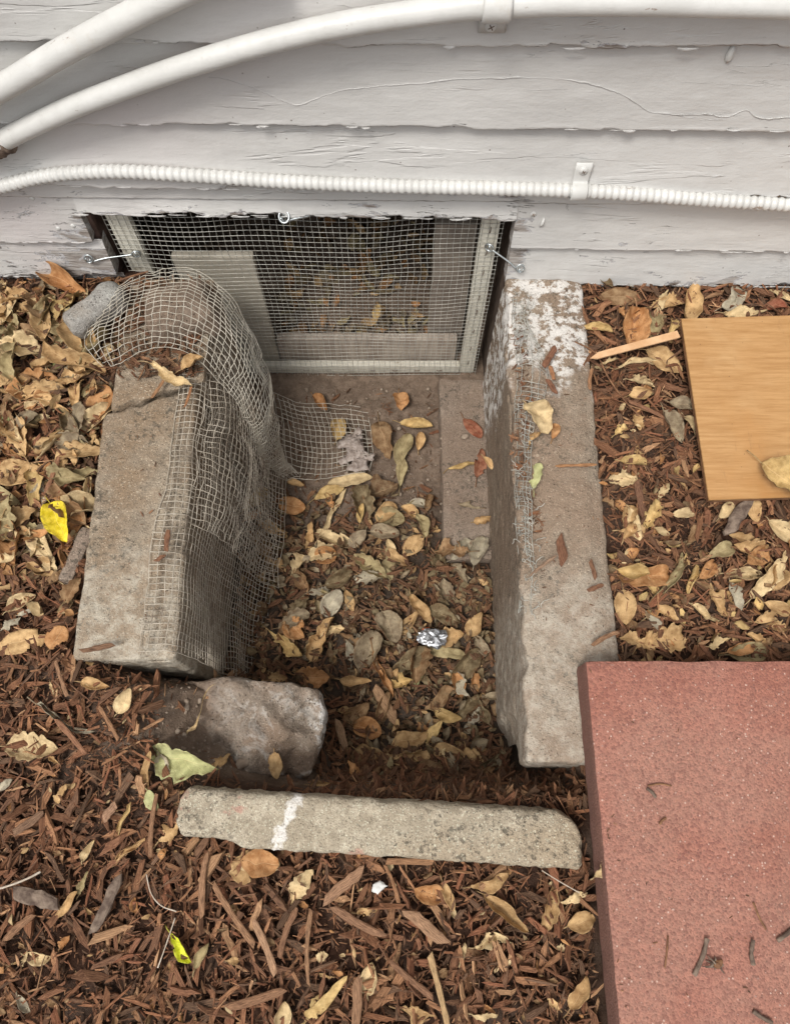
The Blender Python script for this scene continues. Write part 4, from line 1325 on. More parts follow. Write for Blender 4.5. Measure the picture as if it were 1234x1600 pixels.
def put_leaf(u, v, Lpx, ang, w, ck, style, label, h=0.010, bite=True, roll=None, arch=None, twist=None, crump=None, tilt=None, group=None, seed=None):
    LEAFCOUNT[0] += 1
    sd_ = LEAFCOUNT[0] if seed is None else seed
    R = random.Random(sd_ * 31 + 5)
    z = 0.0
    p = at(u, v, z)
    for _ in range(6):
        p = at(u, v, surf_z(p.x, p.y) + h)
    ca, sa = math.cos(math.radians(ang)), math.sin(math.radians(ang))
    a = at(u - ca * Lpx / 2, v + sa * Lpx / 2, p.z)
    b = at(u + ca * Lpx / 2, v - sa * Lpx / 2, p.z)
    d = b - a
    L = d.length
    d.normalize()
    if tilt is None:
        tilt = R.uniform(-0.15, 0.25)
    d = (d + Vector((0, 0, tilt * 0.5))).normalized()
    up = Vector((R.uniform(-.25, .25), R.uniform(-.35, .15), 1)).normalized()
    roll = R.uniform(0.3, 1.0) if roll is None else roll
    arch = R.uniform(-0.2, 0.55) if arch is None else arch
    twist = R.uniform(-0.7, 0.7) if twist is None else twist
    crump = R.uniform(0.05, 0.11) if crump is None else crump
    mb = MB()
    leaf_mesh(mb, p, d, up, L, w, PAL[ck] if isinstance(ck, str) else ck, style, roll, arch, twist, crump, sd_, bite=bite)
    # lift so that no part dips under the surface by more than a few mm
    V = np.concatenate(mb.v)
    base = surf_z(p.x, p.y) - 0.003
    dz = base - V[:, 2].min()
    if dz > 0:
        mb.v = [q + np.array((0, 0, dz * 0.8)) for q in mb.v]
    o = mb.build('dry_leaf', M['leaf'], loc=tuple(p))
    m = o.modifiers.new('thickness', 'SOLIDIFY')
    m.thickness = 0.0003
    tag(o, label, 'leaf', group)
    return o

exec_leaves = [
 # left strip
 (23,465,62,10,.5,'T','oak','folded tan leaf in the top left corner just below the wall'),
 (68,488,66,58,.4,'L','oval','olive brown curled leaf standing below the wall, left of the mortar lump'),
 (12,492,55,-35,.5,'T','oval','tan leaf on the left border, second below the wall'),
 (12,545,48,70,.6,'P','round','pale broad leaf at the left border level with the mortar lump'),
 (115,560,112,-24,.28,'T','oak','long curled tan leaf slanting down below the mortar lump'),
 (88,571,30,10,.55,'E','oval','small dark green leaf below the mortar lump'),
 (155,628,60,72,.62,'O','oval','orange brown leaf touching the left curb beside its crack'),
 (68,626,92,-12,.22,'T','ragged','narrow ragged tan leaf lying level with the curb crack'),
 (121,611,52,72,.4,'T','oval','upright curled tan leaf left of the orange brown one by the crack'),
 (82,690,84,42,.24,'P','oval','pale rolled leaf pointing up right, left of the left curb'),
 (16,672,62,-42,.35,'P','oak','pale curled leaf at the left border below the green scrap'),
 (10,655,26,20,.6,'E','ragged','green leaf scrap at the left border'),
 (122,708,84,6,.38,'T','oak','wide tan leaf pointing at the middle of the left curb'),
 (30,741,80,6,.55,'T','oval','big smooth tan leaf at the left border above the yellow leaf'),
 (133,739,60,12,.34,'L','ragged','folded olive leaf against the left curb, below a wide tan one'),
 (64,775,56,62,.5,'S','oval','grey green leaf directly behind the bright yellow leaf'),
 (119,788,58,-62,.55,'O','oval','smooth orange brown leaf right of the bright yellow leaf'),
 (90,813,70,-66,.52,'Y','oval','bright yellow leaf left of the left curb'),
 (26,806,66,18,.5,'T','oval','tan leaf at the left border, level with the yellow leaf'),
 (30,828,60,-10,.3,'T','ragged','ragged tan leaf edge-on below the border leaf beside the yellow one'),
 (66,852,64,-50,.4,'P','oval','pale leaf just below the bright yellow leaf'),
 (16,868,62,20,.5,'P','ragged','pale crumpled leaf on the left border below the yellow leaf'),
 (66,884,66,-30,.42,'T','ragged','crumpled tan leaf below and right of the pale ones at the left'),
 (112,826,42,30,.5,'O','oval','orange brown leaf half hidden below the one beside the yellow leaf'),
 (32,941,52,30,.5,'P','oval','pale leaf above the broad flat strip leaf at left'),
 (42,957,30,15,.5,'S','ragged','grey green leaf scrap above the broad flat strip leaf'),
 (34,1003,84,12,.44,'T','strip','broad flat strip of tan leaf at the left border'),
 (90,996,44,60,.85,'O','round','round brown leaf by the front part of the left curb'),
 (16,975,42,40,.5,'S','ragged','whitish crumpled leaf at the left border above the broad strip'),
 (14,592,50,15,.5,'T','oak','tan lobed leaf at the left border, level with the green leaf'),
 (50,520,52,-20,.4,'B','oval','brown leaf among the litter left of the mortar lump'),
 (45,590,44,50,.5,'T','ragged','ragged tan leaf left of the small dark green leaf'),
 (40,655,46,30,.5,'G','oval','grey brown leaf right of the green scrap'),
 (138,762,36,80,.4,'P','oval','small pale leaf tucked against the left curb'),
 (96,730,46,70,.5,'T','ragged','ragged leaf between the wide tan and the big smooth leaf'),
 (36,703,44,-15,.5,'T','oval','tan leaf just above the big smooth one at left'),
 (110,660,50,-60,.4,'K','oval','dark leaf below the upright curled one near the crack'),
 (86,905,44,20,.4,'B','oval','brown leaf below the crumpled tan leaf at left'),
 # lower left
 (194,1095,46,60,.6,'P','oval','pale oval leaf just below the front end of the left curb'),
 (148,1068,46,-10,.45,'T','oval','tan leaf tucked under the front end of the left curb'),
 (100,1125,98,-24,.22,'S','ragged','long greyish rolled leaf below the left curb'),
 (48,1166,84,-6,.52,'P','oak','pale broad leaf with toothed edge, alone on mulch at left'),
 (283,1187,118,-12,.52,'V','ragged','large pale green leaf with curled tips lying on the soil by the chunk'),
 (238,1252,38,-62,.5,'V','oval','small pale green leaf below the large pale green one'),
 (193,1282,66,68,.28,'Q','oval','rolled yellow leaf left of the edging stone'),
 (265,1301,46,40,.85,'T','ragged','orange tan leaf at the left end of the edging stone'),
 (137,1329,40,62,.45,'P','oval','small pale leaf left of the curled tan one'),
 (200,1330,68,38,.30,'T','oval','curled tan leaf pointing up right below the rolled yellow leaf'),
 (385,1352,62,70,.7,'T','oak','large tan leaf under the edging stone, behind a darker one'),
 (405,1348,58,-10,.75,'O','round','cupped orange brown leaf lying on the large tan leaf below the stone'),
 (470,1385,62,52,.45,'P','ragged','pale crumpled leaf below the left part of the edging stone'),
 (284,1479,56,-56,.34,'N','oval','bright yellow green leaf in the mulch'),
 (314,1494,46,62,.42,'L','oval','olive leaf beside the bright yellow green one'),
 (59,1496,42,-5,.45,'P','oval','small pale oval leaf near the left border low down'),
 (442,1586,42,80,.8,'P','round','pale round leaf at the bottom edge, left of centre'),
 (104,1416,56,50,.32,'T','oval','narrow tan leaf lying between two grey bark pieces'),
 (130,1380,40,70,.45,'L','ragged','olive leaf above the narrow tan one between bark pieces'),
 (227,1212,84,82,.22,'T','oval','pale leaf standing on edge beside the large pale green one'),
 (490,1574,58,55,.5,'Q','ragged','yellow leaf at the bottom edge right of the round pale one'),
 (255,1334,22,60,.7,'O','oval','tiny orange leaf below the left end of the edging stone'),
 (8,1225,30,40,.5,'S','oval','small greyish leaf on the left border'),
 (36,1568,34,-50,.4,'S','oval','small grey leaf at the bottom left corner'),
 (305,1118,128,46,.13,'P','ragged','long shredded pale leaf lying over the soil in front of the chunk'),
 (258,1200,50,-65,.5,'S','oval','whitish leaf under the large pale green one'),
 (298,1194,40,5,.6,'O','round','orange brown leaf peeping out under the large pale green one'),
 (95,1240,34,60,.6,'T','ragged','tan scrap in the mulch below the pale toothed leaf'),
 # bottom middle
 (576,1530,54,82,.56,'P','oval','pale yellow oval leaf alone on mulch near the bottom'),
 (762,1471,46,20,.7,'P','ragged','pale crumpled leaf below the right part of the edging stone'),
 (766,1379,64,26,.34,'T','oval','long tan leaf right under the edging stone'),
 (670,1394,48,-10,.6,'O','oval','orange brown leaf under the middle of the edging stone'),
 (790,1424,92,-42,.34,'T','oval','long curled tan leaf below the right half of the edging stone'),
 (860,1420,80,78,.36,'T','oak','curled tan leaf curving upright near the red paver'),
 (910,1440,48,14,.6,'T','oval','cupped tan leaf touching the side of the red paver'),
 (896,1402,48,20,.4,'P','ragged','shredded pale leaf between the edging stone and the red paver'),
 (904,1552,64,62,.42,'T','oval','tan leaf with a grey underside near the bottom of the paver'),
 (652,1582,60,-15,.6,'T','ragged','crumpled tan leaf at the bottom edge, middle'),
 (512,1558,92,48,.22,'Q','strip','bent yellowish strip leaf at the bottom, right of the round one'),
 (756,1586,44,0,.3,'P','ragged','pale leaf scrap at the bottom edge right of centre'),
 (723,1488,34,82,.3,'P','oval','narrow pale leaf scrap left of the pale crumpled one'),
 (575,1424,36,10,.6,'T','ragged','tan leaf scrap below the white paint flake'),
 (700,1400,50,-70,.3,'T','strip','strip leaf standing out from under the edging stone'),
 (920,1350,36,60,.5,'P','ragged','pale leaf scrap wedged between the edging stone and the paver'),
 # right strip
 (970,464,68,-6,.5,'B','oval','glossy brown leaf at the wall right of the right curb'),
 (1042,474,62,10,.55,'T','ragged','tan leaf at the wall above the laminate board corner'),
 (1080,472,58,84,.5,'T','oval','folded tan leaf standing upright at the wall'),
 (1150,466,50,42,.5,'S','oval','grey green leaf at the wall above the board'),
 (1164,486,72,5,.3,'P','ragged','long pale leaf along the upper edge of the board'),
 (1212,478,40,-5,.4,'R','oval','dark reddish leaf at the wall above the board'),
 (1222,462,34,-25,.4,'P','oval','pale leaf at the right border by the wall'),
 (992,510,62,76,.62,'O','oval','bright orange leaf between the right curb and the board'),
 (1020,506,48,82,.45,'L','oval','olive leaf right of the bright orange one'),
 (934,512,52,-14,.34,'Q','oval','yellow folded leaf lying on the outer edge of the right curb'),
 (1036,562,66,-30,.6,'T','oval','large tan leaf under the wooden lath'),
 (1004,565,88,2,.2,'P','oval','narrow pale rolled leaf just under the wooden lath'),
 (1002,597,44,-24,.5,'P','ragged','pale yellow leaf below the rolled one under the lath'),
 (1000,615,36,10,.6,'T','oval','tan leaf under the pale yellow one left of the board'),
 (1052,664,58,-60,.5,'G','oval','greyish tan leaf left of the board at mid height'),
 (1080,662,40,-60,.5,'P','oval','pale leaf half under the left side of the board'),
 (1068,632,48,-10,.5,'G','oval','grey leaf under the left side of the board'),
 (970,672,26,20,.6,'Q','ragged','small yellow leaf scrap right of the right curb'),
 (990,722,44,-10,.5,'Q','oval','curled yellow leaf right of the middle of the curb'),
 (978,746,54,10,.62,'P','ragged','pale ragged leaf touching the outer side of the right curb'),
 (1068,802,36,0,.5,'P','oval','small pale leaf below the lower left corner of the board'),
 (990,818,54,-74,.3,'P','strip','pale strip leaf right of the right curb'),
 (1222,828,54,-40,.6,'P','oval','pale leaf at the right border below the board'),
 (990,893,52,-4,.55,'Q','oval','yellow leaf lying on an orange brown one right of the curb'),
 (1014,900,78,10,.5,'O','round','big orange brown leaf under the yellow one'),
 (1048,908,112,62,.24,'L','oval','long rolled olive green leaf right of the curb'),
 (976,948,56,-84,.58,'T','oval','plain tan oval leaf touching the right curb above the paver'),
 (1040,1000,78,2,.5,'T','oak','lobed orange tan leaf just above the red paver'),
 (1122,936,64,-62,.5,'T','ragged','folded tan leaf in the middle of the right strip'),
 (1164,896,58,-6,.36,'P','oval','pale yellow leaf lying level in the right strip'),
 (1204,896,90,52,.26,'P','oak','long pale leaf slanting up near the right border'),
 (1080,904,48,76,.4,'Q','oval','yellowish leaf right of the rolled olive green one'),
 (1106,890,40,40,.6,'O','oval','orange leaf between the yellowish and the level pale leaf'),
 (1184,868,44,30,.6,'O','oval','reddish leaf above the level pale yellow one'),
 (1176,796,42,-70,.6,'T','oval','tan leaf tucked under the lower edge of the board'),
 (1134,796,30,60,.6,'P','oval','pale leaf tucked under the lower edge of the board, left of the tan one'),
 (1198,968,40,10,.5,'T','oval','tan leaf with paired lobe near the right border'),
 (1216,950,44,-20,.5,'T','oval','tan leaf just above the paired one at the right border'),
 (1184,998,36,-30,.6,'T','ragged','small tan leaf above the paver near the right border'),
 (1172,1020,64,5,.45,'L','oval','greenish leaf half hidden behind the upper edge of the red paver'),
 (1124,1004,36,20,.5,'P','ragged','pale scrap above the paver, left of the small tan leaf'),
 (1165,842,60,-20,.4,'T','ragged','ragged tan leaf below the board in the right strip'),
 (1128,860,46,20,.45,'L','oval','olive leaf in the right strip, left of the reddish one'),
 (1096,955,40,-40,.45,'P','oval','pale leaf left of the folded tan one'),
 (1150,930,50,-70,.5,'S','oval','grey white leaf right of the folded tan one'),
 (1025,975,40,-50,.4,'S','oval','whitish leaf above the lobed orange tan one'),
 (946,440,30,-35,.4,'K','oval','dark leaf at the wall behind the right curb'),
 (1234,752,112,-38,.52,'Q','oak','large curled yellow tan leaf with jagged edge lying on the laminate board'),
 # right curb top
 (842,648,60,-62,.72,'P','round','cream leaf lying on the inner edge of the right curb'),
 (838,742,44,74,.42,'V','ragged','yellow green crumpled leaf on the inner edge of the right curb'),
 (866,672,24,80,.5,'O','oval','small orange leaf beside the cream leaf on the curb'),
 (834,684,24,60,.5,'T','ragged','small torn leaf below the cream leaf on the curb'),
 # hood leaves
 (262,588,76,-25,.35,'P','ragged','torn pale leaf caught at the front edge of the mesh hood'),
 (300,564,40,30,.5,'T','oval','tan leaf under the front edge of the mesh hood'),
 # well, rear floor
 (626,626,32,-82,.62,'O','oval','small orange leaf alone on the bare soil below the screen'),
 (528,669,36,82,.6,'Q','round','heart-shaped yellow tan leaf on the mesh flap'),
 (500,628,32,-40,.5,'O','oval','orange brown leaf in the rear left corner of the well'),
 (600,686,64,-72,.46,'B','oval','brown leaf on bare soil right of the mesh flap'),
 (650,661,52,-8,.4,'Q','oval','folded yellow tan leaf on bare soil left of the ledge'),
 (630,700,52,70,.5,'L','oval','olive leaf right of the brown one on bare soil'),
 (626,735,50,86,.36,'L','oval','narrow olive leaf pointing down below the olive one'),
 (655,688,30,80,.4,'T','oval','small tan leaf right of the olive one'),
 (737,668,42,-50,.42,'R','oval','dark red leaf on the rear part of the ledge'),
 (750,723,48,80,.36,'R','oval','red brown leaf on the ledge beside the right curb'),
 (762,722,26,-60,.4,'T','oval','small tan leaf beside the red brown one on the ledge'),
 (721,726,44,22,.2,'Q','oval','thin curled yellow leaf on the ledge'),
 (756,812,32,15,.6,'T','ragged','ragged tan leaf on the front part of the ledge'),
 # well, middle litter
 (610,808,46,-15,.72,'L','round','round olive leaf in the middle of the well'),
 (645,852,46,48,.5,'T','oval','tan leaf below and right of the round olive one'),
 (577,884,66,-30,.4,'L','oak','long olive leaf in the middle of the well below the round one'),
 (509,868,36,10,.9,'O','round','round orange leaf cupped in a pale one, left in the well'),
 (505,862,52,20,.8,'P','ragged','pale torn leaf under the round orange one'),
 (521,842,64,-22,.3,'P','strip','pale flat strip leaf above the round orange one'),
 (517,800,92,62,.17,'P','ragged','long pale strip leaf in front of the mesh flap'),
 (547,751,80,8,.34,'P','oval','pale leaf lying along the front edge of the mesh flap'),
 (512,768,50,18,.3,'Q','oval','yellowish leaf just under the one along the mesh flap'),
 (656,788,36,-10,.5,'S','oval','grey green leaf right of the round olive one'),
 (564,801,32,78,.36,'Q','oval','small yellow leaf left of the round olive one'),
 (600,765,52,20,.8,'D','ragged','dark rotten leaf lump in front of the bare soil'),
 (462,754,28,-20,.5,'T','oval','small orange tan leaf below the corner of the mesh flap'),
 (466,880,40,40,.6,'P','ragged','pale crumpled leaf at the foot of the left mesh'),
 (412,850,56,-75,.5,'B','oval','brown leaf leaning on the foot of the left mesh'),
 (424,825,50,-25,.4,'T','ragged','ragged leaf beside the foot of the left mesh'),
 (559,841,38,40,.6,'G','oval','grey brown leaf left below the round olive one'),
 (602,832,48,-5,.5,'G','oval','flat grey leaf just below the round olive one'),
 (456,790,44,-5,.7,'O','round','orange round leaf near the mesh fold'),
 (660,820,44,-75,.4,'L','oval','narrow olive leaf beside the ledge'),
 (618,872,50,-30,.3,'T','strip','tan strip leaf below the tan one in the middle'),
 (470,905,44,-60,.4,'B','oval','brown leaf left in the well below the pale crumpled one'),
 (530,905,50,20,.5,'K','oval','dark leaf in the left middle of the well'),
 # well, front litter
 (519,943,50,62,.6,'S','oval','pale grey green oval leaf in the front left of the well'),
 (546,938,36,-70,.5,'T','oval','tan leaf right behind the pale grey green oval one'),
 (461,982,40,-45,.85,'O','round','flat round orange leaf in the front left of the well'),
 (501,997,80,62,.42,'T','oak','big folded brown leaf right of the round orange one'),
 (446,1004,66,-36,.34,'Q','ragged','yellow tan leaf below the round orange one'),
 (576,1018,76,70,.5,'G','oval','big slate grey leaf in the front middle of the well'),
 (608,979,56,-70,.7,'G','round','rounded grey leaf above the big slate grey one'),
 (553,1010,50,80,.5,'S','oval','pale grey leaf under the big slate grey one'),
 (638,972,46,50,.5,'T','oval','folded tan leaf left of the foil'),
 (655,951,62,-58,.36,'T','oval','curled tan leaf above the foil'),
 (742,974,46,62,.62,'T','oval','tan leaf beside the right wall of the well, right of the foil'),
 (693,960,50,-20,.5,'K','oval','dark olive leaf above the foil'),
 (728,1045,84,40,.5,'K','oval','large dark olive leaf below the foil by the right wall'),
 (696,1020,64,-6,.34,'L','strip','olive leaf lying just below the foil'),
 (649,1027,60,30,.5,'K','oval','dark grey green leaf left below the foil'),
 (652,1053,36,80,.6,'V','oval','pale greenish leaf under the dark grey green one'),
 (628,1067,42,20,.7,'Q','ragged','ragged yellow brown leaf in the front middle of the well'),
 (598,1052,78,-62,.24,'O','oval','curled orange leaf left of the ragged yellow brown one'),
 (486,1057,58,-5,.6,'O','oak','orange brown leaf behind the broken chunk'),
 (574,1138,48,-15,.72,'O','round','round reddish leaf right of the broken chunk'),
 (639,1156,64,16,.36,'T','oval','tan leaf in the front of the well, right of the reddish one'),
 (674,1149,60,60,.32,'Q','oval','yellow pointed leaf in the front of the well'),
 (707,1181,66,-26,.5,'T','round','large smooth tan leaf at the front end of the well'),
 (734,1184,38,-70,.5,'T','oval','tan leaf overlapping the large smooth one'),
 (608,1200,38,80,.36,'L','oval','small olive yellow leaf behind the edging stone'),
 (700,1118,44,-12,.5,'Q','oval','yellow tan leaf above the large smooth one'),
 (740,1122,44,50,.6,'S','ragged','whitish crumpled leaf by the right wall of the well'),
 (636,1182,70,5,.5,'T','ragged','broad torn tan leaf at the front of the well'),
 (577,1178,46,-20,.5,'T','oval','tan leaf left of the broad torn one'),
 (776,1088,40,5,.4,'G','oval','grey brown leaf sticking to the right wall of the well'),
 (554,1064,50,-4,.3,'T','oval','tan striped leaf behind the chunk, right of the orange brown one'),
 (690,1090,52,35,.4,'B','oval','brown leaf below the large dark olive one'),
 (715,1072,44,-80,.5,'O','oval','reddish leaf near the right wall below the dark olive one'),
 (430,1060,40,10,.6,'T','ragged','tan leaf behind the left end of the chunk'),
 (670,1200,44,0,.6,'B','round','brown leaf just behind the edging stone, middle'),
 (500,1225,40,5,.4,'T','ragged','tan scrap between the chunk and the edging stone'),
 (345,1188,36,30,.6,'T','ragged','small tan scrap on the front of the chunk'),
 (431,1196,44,-85,.5,'T','oval','tan leaf leaning on the front face of the chunk'),
 # crawlspace
 (590,487,30,80,.4,'Q','oval','yellow leaf on the crawlspace soil behind the screen'),
]
R_l = random.Random(2)
for a in exec_leaves:
    kw = {}
    lab = a[7]
    if 'crawlspace' in lab:
        p = at(a[0], a[1], -0.29)
    if 'rolled' in lab:
        kw = dict(roll=2.3, twist=1.2, crump=.08)
    elif 'curled' in lab or 'folded' in lab:
        kw = dict(roll=1.15, twist=R_l.uniform(-1.0, 1.0), crump=.09)
    elif 'flat' in lab or 'smooth' in lab or 'round ' in lab or 'oval' in lab:
        kw = dict(roll=.35, arch=.15, twist=.2, crump=.045)
    elif 'crumpled' in lab or 'torn' in lab or 'shredded' in lab:
        kw = dict(roll=1.0, crump=.14)
    if 'lying on' in lab or 'yellow leaf left of the left curb' in lab:
        kw['h'] = 0.022
    if a[5] == 'V' and a[2] > 100:
        kw.update(h=0.034, roll=.8, arch=-.45, twist=1.1, crump=.13)
    if a[5] == 'Y':
        kw['h'] = 0.034
    if a[5] in 'YV' or 'toothed' in lab:
        kw.update(roll=.55, arch=.2, twist=.3, crump=.05, bite=False)
    if 'hood' in lab:
        kw['h'] = 0.030
    put_leaf(a[0], a[1], a[2], a[3], a[4], a[5], a[6], lab, **kw)
NHAND = len(exec_leaves)

# further loose leaves nobody could tell apart: one shared label for each patch
def blocked(x, y, pad=0.0):
    if 0.286 - pad < x < 0.895 + pad and -0.40 - pad < y < 0.197 + pad:
        return True
    if 0.214 - pad < x < 0.364 + pad and 0.052 - pad < y < 0.97:
        return True
    if -0.53 - pad < x < -0.352 + pad and 0.205 - pad < y < 0.97:
        return True
    if -0.325 - pad < x < 0.275 + pad and -0.085 - pad < y < 0.025 + pad * 0.4:
        return True
    if -0.39 - pad < x < -0.10 + pad and 0.03 - pad < y < 0.205 + pad:
        return True
    if x > 0.53 and 0.47 < y < 0.86:
        return True
    return False
USED = set()
CNAME = dict(S='whitish', T='tan', P='pale', O='orange brown', B='dark brown', G='grey brown', L='olive', Q='yellow tan', K='blackish')
SNAME = dict(oval='oval', oak='wavy edged', ragged='torn')
def zone(grp, u, v):
    if 'well' in grp:
        a = 'by the bare soil' if v < 850 else ('above the foil' if v < 960 else ('level with the foil' if v < 1060 else 'behind the edging stone'))
        b = 'mesh side of the well' if u < 530 else ('left middle of the well' if u < 610 else ('right middle of the well' if u < 690 else 'curb side of the well'))
        return a + ', ' + b
    if 'left curb' in grp:
        a = 'near the wall' if v < 560 else ('level with the curb crack' if v < 690 else ('beside the yellow leaf' if v < 830 else 'below the yellow leaf'))
        return a + (' at the left border' if u < 75 else ' next to the curb')
    if 'board and paver' in grp:
        return ('just below the board' if v < 890 else 'just above the paver') + (' beside the right curb' if u < 1070 else ' near the right border')
    if 'left of the board' in grp:
        return ('near the wall' if v < 560 else 'left of the board') + ' in the strip beside the right curb'
    if 'lower left' in grp:
        return ('beside the soil patch' if v < 1250 else ('left of the edging stone' if v < 1400 else 'near the bottom')) + ' on the lower left mulch'
    return ('close below the edging stone' if v < 1470 else 'near the bottom edge') + (' left of centre' if u < 560 else ' towards the paver')
patches = [
 # u0,u1,v0,v1,n, palette, label, group
 (-10, 165, 445, 930, 50, 'TTPPTOBLGQ', 'dry leaf fragment in the litter left of the left curb', 'leaf fragments left of the left curb', (38, 84)),
 (960, 1240, 790, 1022, 20, 'TTPOBQOT', 'dry leaf fragment in the mulch between board and paver', 'leaf fragments between board and paver', (26, 60)),
 (950, 1100, 455, 790, 10, 'TPOBGQ', 'dry leaf fragment in the mulch left of the laminate board', 'leaf fragments left of the board', (16, 36)),
 (395, 775, 780, 1210, 56, 'TPOBGLKBGGBKS', 'brown leaf fragment in the litter of the well', 'leaf fragments in the well', (30, 64)),
 (0, 260, 1040, 1590, 7, 'TPOB', 'dry leaf fragment on the mulch at lower left', 'leaf fragments on the lower left mulch', (14, 30)),
 (260, 930, 1370, 1590, 9, 'TPOB', 'dry leaf fragment on the mulch below the edging stone', 'leaf fragments below the edging stone', (14, 30)),
]
for (u0, u1, v0, v1, n, pal, lab, grp, (l0, l1)) in patches:
    k = 0
    while k < n:
        u, v = rnd.uniform(u0, u1), rnd.uniform(v0, v1)
        zg = -0.33 if 'well' in grp else 0.0
        p = at(u, v, zg)
        if blocked(p.x, p.y, 0.012):
            continue
        L_, ck_, st_ = rnd.uniform(l0, l1), rnd.choice(pal), rnd.choice(('oval', 'oak', 'ragged', 'ragged'))
        size = 'small' if L_ < (l0 + l1) / 2 else 'larger'
        lab = f"{size} {CNAME[ck_]} {SNAME[st_]} leaf {zone(grp, u, v)}"
        if lab in USED or len(lab.replace(',', '').split()) > 16:
            continue
        USED.add(lab)
        put_leaf(u, v, L_, rnd.uniform(0, 180), rnd.uniform(.35, .7), ck_, st_, lab, h=rnd.uniform(0.002, 0.012),
                 roll=rnd.uniform(.5, 1.3), crump=rnd.uniform(.06, .14), group=grp, tilt=rnd.uniform(-.4, .4))
        k += 1

# ------------------------------------------------------------------ mulch chips (uncountable) and leaf crumbs
CH = np.array([(.175, .062, .030), (.235, .088, .040), (.120, .046, .025), (.36, .165, .078), (.060, .026, .017), (.52, .29, .15), (.22, .068, .032), (.140, .072, .044)])
CHP = np.array([.20, .19, .17, .13, .14, .06, .08, .03])
def chips(n, sampler, lmin, lmax, zspread, bright=1.0, seed=1, wk=1.0, lift=0.0, thick=1.0, zf=None):
    R = np.random.default_rng(seed)
    out = MB()
    x, y = sampler(n, R)
    n = len(x)
    z = (ground_h(x, y) if zf is None else zf) + lift + zspread * R.random(n)
    L = lmin + (lmax - lmin) * R.random(n) ** 2.4
    Wd = np.clip(L * R.uniform(0.07, 0.28, n) * np.where(R.random(n) < .2, 1.5, 1), 0.0012, 0.012) * wk
    Th = Wd * R.uniform(0.22, 0.6, n) * thick
    yaw = R.uniform(0, 2 * math.pi, n)
    pit = R.normal(0, 0.20, n)
    rol = R.normal(0, 0.5, n)
    st = np.array((-0.5, -0.2, 0.18, 0.5))
    wf = np.stack([R.uniform(.30, 1.0, n), R.uniform(.85, 1.15, n), R.uniform(.8, 1.1, n), R.uniform(.25, 1.0, n)], 1)
    cs = np.array(((-1, -1), (1, -1), (1.0, 1), (-1.0, 1)))
    cs_x = np.array((-1, 1, 1, -1.0))
    V = np.zeros((n, 4, 4, 3))
    V[..., 0] = (st[None, :, None] + R.normal(0, .035, (n, 4, 4))) * L[:, None, None] + (R.normal(0, .55, (n, 4, 1)) * cs_x[None, None, :]) * Wd[:, None, None]
    V[..., 1] = cs[None, None, :, 0] * wf[:, :, None] * Wd[:, None, None] / 2 + R.normal(0, .12, (n, 4, 1)) * Wd[:, None, None]
    V[..., 2] = cs[None, None, :, 1] * (0.5 + 0.5 * wf[:, :, None]) * Th[:, None, None] / 2 + R.normal(0, .2, (n, 4, 1)) * Th[:, None, None]
    V = V.reshape(n, 16, 3)
    c, s = np.cos(rol)[:, None], np.sin(rol)[:, None]
    V[..., 1], V[..., 2] = V[..., 1] * c - V[..., 2] * s, V[..., 1] * s + V[..., 2] * c
    c, s = np.cos(pit)[:, None], np.sin(pit)[:, None]
    V[..., 0], V[..., 2] = V[..., 0] * c - V[..., 2] * s, V[..., 0] * s + V[..., 2] * c
    c, s = np.cos(yaw)[:, None], np.sin(yaw)[:, None]
    V[..., 0], V[..., 1] = V[..., 0] * c - V[..., 1] * s, V[..., 0] * s + V[..., 1] * c
    V += np.stack([x, y, z], 1)[:, None, :]
    fc = []
    for i in range(3):
        for j in range(4):
            fc.append((i * 4 + j, (i + 1) * 4 + j, (i + 1) * 4 + (j + 1) % 4, i * 4 + (j + 1) % 4))
    fc += [(3, 2, 1, 0), (12, 13, 14, 15)]
    fc = np.array(fc)
    Fc = (fc[None] + (np.arange(n) * 16)[:, None, None]).reshape(-1, 4)
    ci = R.choice(len(CH), n, p=CHP / CHP.sum())
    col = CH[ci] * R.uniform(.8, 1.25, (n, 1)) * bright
    uvb = np.stack([np.repeat(st, 4), np.tile((0, .4, .5, .9), 4)], 1)
    uv = uvb[None] * np.stack([L * 12, Wd * 25], 1)[:, None, :] + R.random((n, 1, 2)) * 9
    out.add(V.reshape(-1, 3), Fc, np.repeat(col, 16, 0), uv.reshape(-1, 2))
    return out
def cull(x, y, pad):
    k = ~((x > 0.286 - pad) & (y < 0.197 + pad) & (y > -0.40) & (x < 0.895))
    k &= ~((x > 0.214 - pad) & (x < 0.366 + pad) & (y > 0.052 - pad))
    k &= ~((x > -0.53 - pad) & (x < -0.352 + pad) & (y > 0.208 - pad))
    k &= ~((np.abs(x + 0.024) < 0.299 + pad) & (np.abs(y + 0.036 + 0.063 * x) < 0.037 + pad))
    k &= ~((x > -0.385 - pad) & (x < -0.11 + pad) & (y > 0.035 - pad) & (y < 0.20 + pad))
    k &= y < wy(x) - 0.004
    return k
def outside_sampler(n, R):
    x = R.uniform(-0.92, 1.02, n)
    y = R.uniform(-0.44, 0.968, n)
    k = cull(x, y, 0.003)
    k &= ~((wellness(x, y) > 0.3) & (y > 0.02))
    k &= (ground_h(x, y, False) > -0.06) | (R.random(n) < 0.5)
    return x[k], y[k]
def well_sampler(n, R):
    x = R.uniform(-0.345, 0.21, n)
    y = R.uniform(0.03, 0.70, n)
    k = cull(x, y, 0.004)
    k &= (R.random(n) < sstep(0.72, 0.50, y) * 0.95 + 0.03)
    k &= ~((x > 0.10) & (y > 0.49))
    return x[k], y[k]
